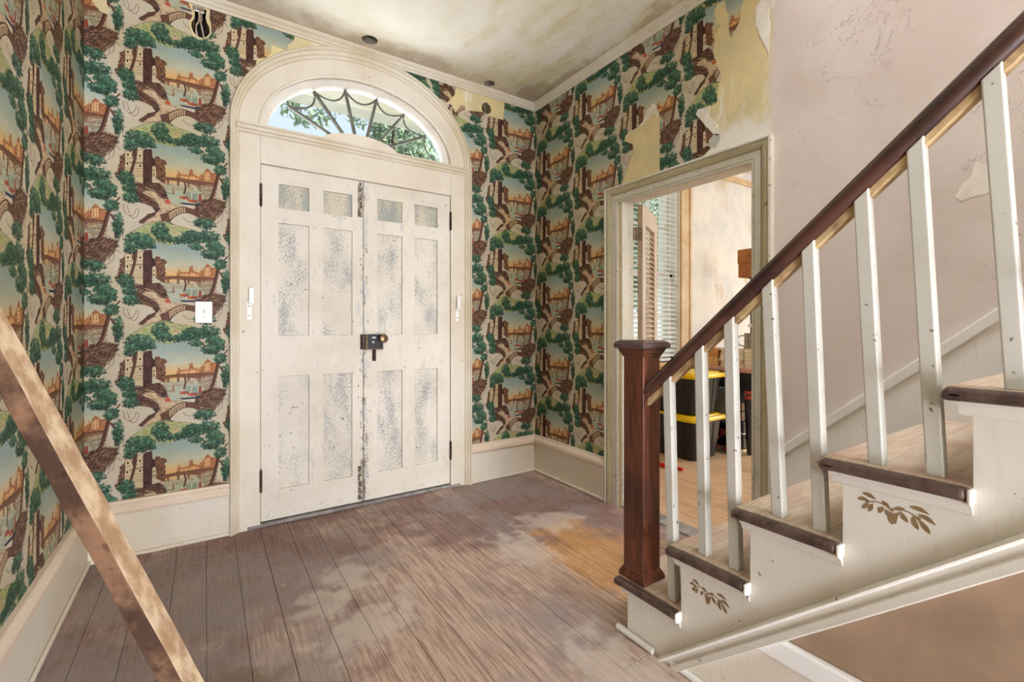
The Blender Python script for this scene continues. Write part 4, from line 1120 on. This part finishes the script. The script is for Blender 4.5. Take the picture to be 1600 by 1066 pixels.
for y, ln in BL:
    q = max(1, min(NST, int((1.26 + 0.046 - y) / RUN) + 1))
    q = next(i for i in range(NST, 0, -1) if y < yk(i) + 0.02)
    zb = RISE * q - 0.001
    yt = y + ln; zt = rz(yt) - 0.030
    h = 0.0165; cx = 1.413
    m = MB()
    m.add([(cx - h, y - h, zb), (cx + h, y - h, zb), (cx + h, y + h, zb), (cx - h, y + h, zb),
           (cx - h, yt - h, zt + 0.887 * h), (cx + h, yt - h, zt + 0.887 * h), (cx + h, yt + h, zt - 0.887 * h), (cx - h, yt + h, zt - 0.887 * h)],
          [(0, 3, 2, 1), (4, 5, 6, 7), (0, 1, 5, 4), (1, 2, 6, 5), (2, 3, 7, 6), (3, 0, 4, 7)])
    m.build('baluster', 'baluster_paint', st, 0.004, 3)
# stencilled leaf sprays on the stringer, under the second and the fourth step
def leafshape(cx, cz, L, W, ang, bend=0.0):
    out = []
    for sgn, seq in ((1, range(7)), (-1, range(5, 0, -1))):
        for i in seq:
            t = i / 6.0
            a = (t - 0.5) * L; b = sgn * W * math.sin(math.pi * t) ** 0.9 * (1 - 0.35 * t) + bend * L * math.sin(math.pi * t)
            out.append((cx + a * math.cos(ang) - b * math.sin(ang), cz + a * math.sin(ang) + b * math.cos(ang)))
    return out
LEAVES = [(-50, 22, 30, 4, -18, .10), (-64, 9, 24, 3.6, 8, .1), (-58, -6, 22, 3.6, 52, 0), (-46, -7, 24, 3.6, 70, 0), (-22, -6, 20, 4, 62, .1), (-10, -16, 30, 4, 104, -.2), (0, -20, 30, 6, 90, 0), (13, -16, 32, 4, 74, .2), (26, -8, 26, 3.8, 122, .05), (-12, 12, 20, 3.4, -40, 0), (16, 10, 22, 3.4, 18, 0), (56, 18, 36, 4, -10, .1), (70, 0, 34, 4, -24, .1), (50, -14, 32, 4, 106, .1), (66, -18, 34, 4, 128, 0)]
for cy, cz, sc_, tilt in ((0.914, 0.318, 0.88, 0.0), (0.424, 0.757, 0.92, 0.0)):
    m = MB()
    tf = lambda p: (cy - p[0] * 0.001 * sc_, cz + p[1] * 0.001 * sc_)
    for li, l in enumerate(LEAVES):
        m.prism([tf(p) for p in leafshape(l[0], l[1], l[2] * 1.12, l[3] * 1.75, R(l[4]), l[5])], side, -0.0005 - li * 0.00004, 0.0)
    for a, b in (((-52, 8), (-6, 6)), ((4, 6), (54, 0))):
        qs = [tf((a[0] + (b[0] - a[0]) * t, a[1] + (b[1] - a[1]) * t + 7 * math.sin(math.pi * t))) for t in [i / 8 for i in range(9)]]
        m.prism(qs + [(p[0], p[1] - 0.0026) for p in reversed(qs)], side, -0.0006, 0.0)
    for c in ((-53, 8), (0, 2), (55, -2)):
        m.prism([tf((c[0] + 4.5 * math.cos(t), c[1] + 4.5 * math.sin(t))) for t in [i * 0.785 for i in range(8)]], side, -0.0014, 0.0)
    m.build('stencil_spray', 'stencil_brown', st)
# wall under the stairs
XU = 1.398
o = MB().prism([(1.02, 0.0), (ylast, low(ylast) + 0.03), (ylast, 0.0)], lambda a, b, d: (XU + d, a, b), 0, 0.05).build('wall_stair', 'under_stair_brown')
struct(o, 'brown painted wall closing off the space under the stairs', 'wall')
m = MB().prism([(1.055, 0.0), (1.055 - 0.236 / SL, 0.236), (ylast, 0.236), (ylast, 0.0)], lambda a, b, d: (XU - d, a, b), 0, 0.016)
bs = m.build('baseboard_stair', 'cream_paint'); struct(bs, 'cream baseboard on the brown wall under the stairs', 'baseboard')
MB().prism([(1.055 - 0.232 / SL, 0.232), (1.055 - 0.296 / SL, 0.296), (ylast, 0.296), (ylast, 0.232)], lambda a, b, d: (XU - d, a, b), 0, 0.024).build('cap', 'skirt_paint', bs, 0.006)
MB().box(XU - 0.034, XU - 0.016, ylast, 1.06, 0, 0.022).build('shoe', 'skirt_paint', bs, 0.007)

# ------------------------------------------------------------------ things in the hall
T = Vector((-0.47, 1.59, 1.31)); Bp = Vector((0.061, 1.441, -0.0))
dv = (Bp - T).normalized()
viewv = (Vector((0, 0, 1.2)) - (T + Bp) / 2)
cv = (viewv - dv * viewv.dot(dv)).normalized()
av = dv.cross(cv).normalized()
if av.x < 0: av = -av
f1 = (av + cv).normalized(); f2 = (cv - av).normalized()
hw = 0.0265
m = MB()
top = T - dv * 0.02; bot = Bp + dv * 0.0
segs = 14; ring = []
for i in range(segs + 1):
    p = top + (bot - top) * (i / segs)
    j = [Vector((random.uniform(-1, 1), random.uniform(-1, 1), random.uniform(-1, 1))) * 0.0016 for _ in range(4)]
    cs = [p + f1 * a * hw + f2 * b * hw + j[k] for k, (a, b) in enumerate(((1, 1), (1, -1), (-1, -1), (-1, 1)))]
    if i == segs:
        cs = [c_ - dv * (c_.z / dv.z) for c_ in cs]
    ring += cs
fs = []; mats = []
for i in range(segs):
    for k in range(4):
        fs.append((i * 4 + k, i * 4 + (k + 1) % 4, (i + 1) * 4 + (k + 1) % 4, (i + 1) * 4 + k)); mats.append(0 if k == 0 else 1)
m.add(ring, fs); m.mi = mats
m.add([ring[i] for i in range(4)], [(0, 1, 2, 3)], 0); m.add(ring[-4:], [(0, 1, 2, 3)], 0)
tag(m.build('timber_prop', ['raw_beam_wood', 'weathered_shaded_beam_wood'], None, 0.003, 2), 'rough square timber leaning against the left wall in the foreground', 'timber')

sw = MB().box(-0.051, 0.030, YF - 0.0085, YF - 0.0022, 1.218, 1.339).build('light_switch', 'white_plastic', None, 0.003)
tag(sw, 'white light switch plate on the wallpaper left of the double doors', 'light switch')
MB().box(-0.016, -0.004, YF - 0.013, YF - 0.008, 1.266, 1.292).obox((-0.010, YF - 0.018, 1.284), ((1, 0, 0), (0, 1, 0.5), (0, -0.5, 1)), (0.004, 0.009, 0.005)).build('toggle', 'white_plastic', sw, 0.001)
for z in (1.306, 1.250):
    MB().lathe([(0, 0), (0.003, 0), (0.0028, 0.001), (0, 0.0014)], (-0.010, YF - 0.0085, z), 8, 0, 'Y').build('screw', 'nickel', sw)
wv = empty('dangling_wires', (-0.03, YF - 0.01, 2.98), 'two pale wires dangling in the broken hole left of the arch', 'wires')
MB().tube([(-0.022, YF + 0.05, 2.94), (-0.020, YF - 0.012, 2.985), (-0.030, YF - 0.016, 2.945), (-0.034, YF - 0.014, 2.90), (-0.046, YF - 0.012, 2.875), (-0.046, YF - 0.008, 2.845), (-0.040, YF + 0.004, 2.825)], 0.0042, 8).build('wire', 'wire_cover', wv, smooth=True)
MB().tube([(-0.034, YF - 0.016, 2.945), (-0.026, YF - 0.016, 2.90), (-0.018, YF - 0.014, 2.86), (-0.012, YF - 0.010, 2.826), (-0.010, YF + 0.006, 2.815)], 0.0042, 8).build('wire', 'wire_cover', wv, smooth=True)
MB().box(-0.062, -0.008, YF - 0.012, YF - 0.001, 2.955, 2.985).build('bracket', 'nickel', wv, 0.003)
wv2 = MB().tube([(1.806, YF + 0.03, 2.945), (1.808, YF - 0.006, 2.92), (1.812, YF - 0.007, 2.88), (1.816, YF - 0.004, 2.845)], 0.003, 8).tube([(1.806, YF + 0.02, 2.943), (1.83, YF - 0.004, 2.95), (1.856, YF + 0.004, 2.935)], 0.003, 8).build('dangling_wire', 'wire_cover', None, smooth=True)
tag(wv2, 'thin pale wire looping out of the round hole right of the arch', 'wires')

# ------------------------------------------------------------------ things in the next room
def tote(name, x, y, z, lab, h=0.345, w=0.36, l=0.50):
    t = empty(name, (x, y, z), lab, 'storage bin', 'black storage bins with yellow lids')
    m = MB()
    def ringr(e, zz, n=5):
        pts = []
        for cx_, cy_, a0 in ((w / 2 + e, l / 2 + e, 0), (-w / 2 - e, l / 2 + e, 90), (-w / 2 - e, -l / 2 - e, 180), (w / 2 + e, -l / 2 - e, 270)):
            r = 0.05
            ox = cx_ - math.copysign(r, cx_); oy = cy_ - math.copysign(r, cy_)
            for i in range(n):
                a = R(a0 + 90 * i / (n - 1)); pts.append((x + ox + r * math.cos(a), y + oy + r * math.sin(a), zz))
        return pts
    def stack(m, levels):
        vs = []; n = 20
        for e, zz in levels: vs += ringr(e, zz)
        m.add(vs, [(i * n + k, i * n + (k + 1) % n, (i + 1) * n + (k + 1) % n, (i + 1) * n + k) for i in range(len(levels) - 1) for k in range(n)] + [tuple(range(n)), tuple((len(levels) - 1) * n + k for k in range(n))])
    stack(m, [(-0.012, z), (0.0, z + 0.012), (0.032, z + h - 0.05), (0.040, z + h - 0.048), (0.042, z + h)])
    m.build('body', 'tote_black', t, smooth=True)
    for (sx, sy, nx_, ny_) in [(-1, s, 1, 0) for s in (-0.15, -0.05, 0.05, 0.15)] + [(s, -1, 0, 1) for s in (-0.10, 0.0, 0.10)]:
        r_ = MB()
        if nx_: r_.add([(x - w / 2 - 0.004, y + sy - .02, z + .02), (x - w / 2 - 0.004, y + sy + .02, z + .02), (x - w / 2 - .038, y + sy + .022, z + h - .05), (x - w / 2 - .038, y + sy - .022, z + h - .05), (x - w / 2 + .02, y + sy - .02, z + .02), (x - w / 2 + .02, y + sy + .02, z + .02), (x - w / 2, y + sy + .022, z + h - .05), (x - w / 2, y + sy - .022, z + h - .05)], [(0, 1, 2, 3), (0, 1, 5, 4), (1, 2, 6, 5), (2, 3, 7, 6), (3, 0, 4, 7)])
        else: r_.add([(x + sx - .02, y - l / 2 - .004, z + .02), (x + sx + .02, y - l / 2 - .004, z + .02), (x + sx + .022, y - l / 2 - .038, z + h - .05), (x + sx - .022, y - l / 2 - .038, z + h - .05), (x + sx - .02, y - l / 2 + .02, z + .02), (x + sx + .02, y - l / 2 + .02, z + .02), (x + sx + .022, y - l / 2, z + h - .05), (x + sx - .022, y - l / 2, z + h - .05)], [(0, 1, 2, 3), (0, 1, 5, 4), (1, 2, 6, 5), (2, 3, 7, 6), (3, 0, 4, 7)])
        r_.build('rib', 'tote_black', t, 0.003)
    m = MB(); stack(m, [(0.048, z + h - 0.035), (0.066, z + h - 0.030), (0.070, z + h - 0.012), (0.062, z + h + 0.004), (0.030, z + h + 0.004), (0.024, z + h + 0.016), (-0.02, z + h + 0.018)])
    m.build('lid', 'lid_yellow', t, smooth=True)
    MB().box(x - w / 2 - 0.078, x - w / 2 - 0.05, y - 0.05, y + 0.05, z + h - 0.045, z + h + 0.006).build('latch', 'tote_black', t, 0.004)
    return t
TX, TY = 3.765, 2.775
tote('storage_tote', TX, TY, 0.0, 'black bin with yellow lid on the floor, the lower of two', 0.385)
tote('storage_tote', TX, TY, 0.404, 'black bin with yellow lid stacked on top of another', 0.365)
# table
tb = empty('side_table', (4.8, 2.72, 0), 'dark wooden table with a rose-coloured top and turned legs', 'table')
MB().box(4.16, 5.45, 2.30, 3.06, 0.765, 0.806).build('table_top', 'table_rose', tb, 0.012, 3)
MB().box(4.20, 5.41, 2.345, 2.365, 0.60, 0.765).box(4.20, 5.41, 2.995, 3.015, 0.60, 0.765).box(4.20, 4.22, 2.345, 3.015, 0.60, 0.765).box(5.39, 5.41, 2.345, 3.015, 0.60, 0.765).build('apron', 'table_black', tb)
lp = [(0.020, 0.0), (0.026, 0.02), (0.034, 0.14), (0.040, 0.15), (0.042, 0.165), (0.036, 0.175), (0.034, 0.20), (0.044, 0.44), (0.048, 0.505), (0.040, 0.515), (0.036, 0.522)]
for lx, ly in ((4.232, 2.378), (5.37, 2.378), (4.232, 2.985), (5.37, 2.985)):
    lg = MB().lathe(lp + [(0.034, 0.60), (0.034, 0.605)], (lx, ly, 0), 18).box(lx - 0.044, lx + 0.044, ly - 0.044, ly + 0.044, 0.605, 0.765).build('leg', 'table_black', tb, smooth=True)
    for z in (0.515, 0.563):
        MB().lathe([(0.036, z), (0.050, z + 0.008), (0.054, z + 0.02), (0.050, z + 0.032), (0.036, z + 0.04)], (lx, ly, 0), 18).build('ring', 'ring_red', lg, smooth=True)['label'] = 'red painted ring'
# books and papers on the table
ords = ['bottom', 'second from the bottom', 'third from the bottom', 'fourth from the bottom', 'fifth from the bottom', 'sixth from the bottom', 'topmost']
covers = ['cover_white', 'cover_pink', 'cover_tan', 'cover_white', 'cover_green', 'cover_tan', 'cover_white']
cname = dict(cover_white='white', cover_pink='pinkish', cover_tan='tan', cover_green='pale green')
def book(x, y, z, w, l, h, cov, lab, grp):
    b = empty('book', (x, y, z), lab, 'book', grp)
    MB().box(x - w / 2 + .004, x + w / 2 - .004, y - l / 2 + .004, y + l / 2 - .004, z + 0.003, z + h - 0.003).build('pages', 'page_cream', b)
    MB().box(x - w / 2, x + w / 2, y - l / 2, y + l / 2, z, z + 0.003).box(x - w / 2, x + w / 2, y - l / 2, y + l / 2, z + h - 0.003, z + h).box(x + w / 2 - 0.003, x + w / 2, y - l / 2, y + l / 2, z, z + h).build('cover', cov, b)
z = 0.806
for i in range(7):
    h = [0.034, 0.022, 0.024, 0.036, 0.024, 0.022, 0.016][i]
    book(4.33 + random.uniform(-.012, .012), 2.565 + random.uniform(-.012, .012), z, 0.20, 0.235 + random.uniform(-.01, .015), h, covers[i], '%s book in the wide stack on the table, %s' % (cname[covers[i]], ords[i]), 'books in the wide stack on the table')
    z += h
zst = z
z = 0.806
for i in range(5):
    h = 0.036
    book(4.27 + random.uniform(-.005, .005), 2.372 + random.uniform(-.003, .003), z, 0.12, 0.10, h, 'cover_tan', 'tan booklet in the narrow stack at the table corner, %s' % (ords[:4] + ['topmost'])[i], 'booklets in the narrow stack at the table corner')
    z += h
pb = empty('pine_box', (4.30, 2.78, 0.806), 'orange pine box on the table left of the books', 'box')
MB().box(4.20, 4.40, 2.70, 2.88, 0.806, 0.90).build('lower_board', 'pine_box_pale', pb, 0.002)
MB().box(4.20, 4.40, 2.70, 2.88, 0.902, 0.985).build('upper_board', 'pine_box', pb, 0.002)
mg = empty('tankard', (4.33, 2.45, zst), 'pewter tankard standing on top of the book stack', 'mug')
MB().lathe([(0.0, zst), (0.060, zst), (0.062, zst + 0.01), (0.056, zst + 0.02), (0.055, zst + 0.12), (0.058, zst + 0.15), (0.055, zst + 0.15), (0.052, zst + 0.12), (0.052, zst + 0.02), (0.0, zst + 0.016)], (4.33, 2.425, 0), 22).build('body', 'pewter', mg, smooth=True)
MB().tube([(4.315, 2.482, zst + 0.125), (4.31, 2.515, zst + 0.125), (4.307, 2.532, zst + 0.105), (4.307, 2.532, zst + 0.05), (4.31, 2.515, zst + 0.03), (4.315, 2.482, zst + 0.028)], 0.006, 8).build('handle', 'pewter', mg, smooth=True)
sd = empty('pole_stand', (4.66, 2.60, 0.806), 'thin black pole on the table under the brown carton', 'stand')
MB().lathe([(0.0, 0.806), (0.075, 0.806), (0.075, 0.818), (0.016, 0.83), (0.013, 0.86), (0.013, 1.685), (0.03, 1.69), (0.03, 1.70), (0, 1.70)], (4.66, 2.60, 0), 16).build('pole', 'black_enamel', sd, smooth=True)
MB().lathe([(0.0, 1.19), (0.03, 1.19), (0.036, 1.215), (0.030, 1.225), (0.0, 1.225)], (4.66, 2.60, 0), 14).build('collar', 'white_plastic', sd, smooth=True)['label'] = 'white collar'
cb = empty('carton', (4.66, 2.60, 1.70), 'brown carton perched high on the black pole by the doorway edge', 'box')
MB().box(4.57, 4.77, 2.50, 2.69, 1.70, 1.84).build('body', 'carton_brown', cb, 0.003)
MB().box(4.565, 4.775, 2.495, 2.695, 1.842, 1.985).build('lid', 'carton_brown', cb, 0.003)
# under and beside the table
cbn = empty('clear_bin', (4.32, 2.79, 0), 'clear plastic bin of red toys on the floor behind the black bins', 'storage bin')
m = MB(); X0, X1, Y0, Y1 = 4.14, 4.52, 2.53, 3.0
X0, X1, Y0, Y1 = 4.06, 4.145, 2.50, 2.98
m.box(X0, X1, Y0, Y0 + .004, 0.002, .30).box(X0, X1, Y1 - .004, Y1, 0.002, .30).box(X0, X0 + .004, Y0, Y1, 0.002, .30).box(X1 - .004, X1, Y0, Y1, 0.002, .30).box(X0, X1, Y0, Y1, 0.0, .004)
m.build('body', 'clear_plastic', cbn)
MB().box(X0 - .01, X1 + .008, Y0 - .01, Y1 + .01, .30, .325).build('lid', 'grey_bin', cbn, 0.005)
m = MB()
for i in range(26):
    p = Vector((random.uniform(X0 + .02, X1 - .02), random.uniform(Y0 + .03, Y1 - .03), random.uniform(.02, .2)))
    m.obox(p, (Vector((random.random(), random.random() - .5, random.random() - .5)), Vector((0, 1, 0.2)), Vector((0.1, 0, 1))), (.012, .024, .016))
c = m.build('toys', 'toy_red', cbn); c['kind'] = 'stuff'
tag(MB().box(4.065, 4.145, 2.46, 2.97, 0.327, 0.62).build('grey_bin', 'grey_bin', None, 0.012, 3), 'grey-green bin standing on the clear toy bin', 'storage bin')
bx = empty('wooden_crate', (4.7, 2.75, 0.30), 'brown crate on the black case under the table', 'crate')
cs_ = empty('black_case', (4.72, 2.75, 0), 'black case with pale rims on the floor under the table', 'case')
MB().box(4.33, 5.15, 2.50, 2.96, 0.0, 0.15).build('lower_shell', 'case_black', cs_, 0.02, 3)
MB().box(4.33, 5.15, 2.50, 2.96, 0.162, 0.27).build('upper_shell', 'case_black', cs_, 0.02, 3)
MB().box(4.325, 5.155, 2.495, 2.965, 0.15, 0.162).build('rim', 'case_rim', cs_)
MB().box(4.36, 5.05, 2.53, 2.93, 0.272, 0.36).build('lower_slat', 'crate_brown', bx, 0.004)
MB().box(4.36, 5.05, 2.53, 2.93, 0.372, 0.45).build('upper_slat', 'crate_brown', bx, 0.004)
MB().box(4.37, 5.04, 2.54, 2.92, 0.355, 0.38).build('inner', 'cavity_dark', bx)
tag(MB().box(4.36, 5.0, 2.50, 2.93, 0.452, 0.66).build('grey_bin', 'grey_bin', None, 0.012, 3), 'grey-green bin on the brown crate under the table', 'storage bin')
tag(MB().tube([(3.22, 2.66, 0.02), (3.25, 2.52, 0.022), (3.27, 2.40, 0.02)], [0.016, 0.018, 0.012], 10).build('plastic_handle', 'red_plastic', None, smooth=True), 'red plastic handle lying on the floor beside the black bins', 'handle')

# ------------------------------------------------------------------ outside: porch, lawn, trees
o = MB().box(-3, 12, 3.33, 6.2, -0.25, -0.05).build('porch_floor', 'porch_boards'); struct(o, 'pale porch floor in front of the house', 'porch')
o = MB().box(-3, 12, 3.33, 6.1, 4.30, 4.45).build('porch_roof', 'porch_white'); struct(o, 'white porch roof seen through the fanlight', 'porch')
o = MB().box(-3, 12, 5.62, 5.86, 3.84, 4.30).box(-3, 12, 5.60, 5.88, 3.80, 3.84).build('porch_beam', 'porch_white', None, 0.01); struct(o, 'white porch beam crossing the top of the fanlight', 'porch')
o = MB().box(-60, 60, 6.2, 90, -0.5, -0.3).build('lawn', 'lawn'); struct(o, 'sunlit lawn in front of the house', 'ground')
for i, (cx_, nm) in enumerate(((-1.6, 'white porch column beyond the left end of the doors'), (3.3, 'white porch column between the doors and the window'), (7.3, 'white porch column seen through the blind'))):
    cc = empty('porch_column', (cx_, 5.74, -0.05), nm, 'column', 'porch columns')
    MB().lathe([(0.15, -0.05 + .12), (0.15, 1.2), (0.125, 3.66)], (cx_, 5.74, 0), 20).build('shaft', 'porch_white', cc, smooth=True)
    MB().box(cx_ - .2, cx_ + .2, 5.54, 5.94, -0.05, 0.07).build('base', 'porch_white', cc, .01)
    MB().box(cx_ - .19, cx_ + .19, 5.55, 5.93, 3.66, 3.80).build('capital', 'porch_white', cc, .01)
def tree(x, y, h, r, lab, seed):
    rr = random.Random(seed)
    t = empty('tree', (x, y, -0.3), lab, 'tree', 'trees in front of the house')
    MB().tube([(x, y, -0.4), (x + .1, y, h * .3), (x, y + .1, h * .6), (x + .15, y, h * .9)], [.28, .2, .14, .04], 10).build('trunk', 'bark', t, smooth=True)
    vs = []; fs = []
    blobs = [(x + rr.gauss(0, r * .5), y + rr.gauss(0, r * .5), h * rr.uniform(.35, .95), r * rr.uniform(.3, .55)) for _ in range(20)]
    for bx_, by_, bz_, br_ in blobs:
        for _ in range(400):
            d = Vector((rr.gauss(0, 1), rr.gauss(0, 1), rr.gauss(0, 1))).normalized() * br_ * rr.uniform(.6, 1.0)
            p = Vector((bx_, by_, bz_)) + d
            a = Vector((rr.gauss(0, 1), rr.gauss(0, 1), rr.gauss(0, 1))).normalized(); b = a.orthogonal().normalized()
            s = rr.uniform(.09, .19); k0 = len(vs)
            vs += [p + a * s, p + b * s * .5, p - a * s, p - b * s * .5]; fs.append((k0, k0 + 1, k0 + 2, k0 + 3))
    m = MB(); m.add(vs, fs); f = m.build('foliage', 'leaf_green', t); f['kind'] = 'stuff'
for i, (x, y, h, r, l) in enumerate(((5.1, 15, 9.2, 2.3, 'leafy tree seen in the middle of the fanlight'), (11.0, 27.0, 15.0, 3.4, 'leafy tree seen at the right of the fanlight'), (13.5, 14, 7.0, 2.6, 'leafy tree seen through the left half of the blind'), (21.0, 17, 8.0, 3.0, 'leafy tree seen through the right half of the blind'), (16.6, 9.6, 2.4, 1.2, 'low bush seen through the bottom of the blind'))):
    tree(x, y, h, r, l, 40 + i)
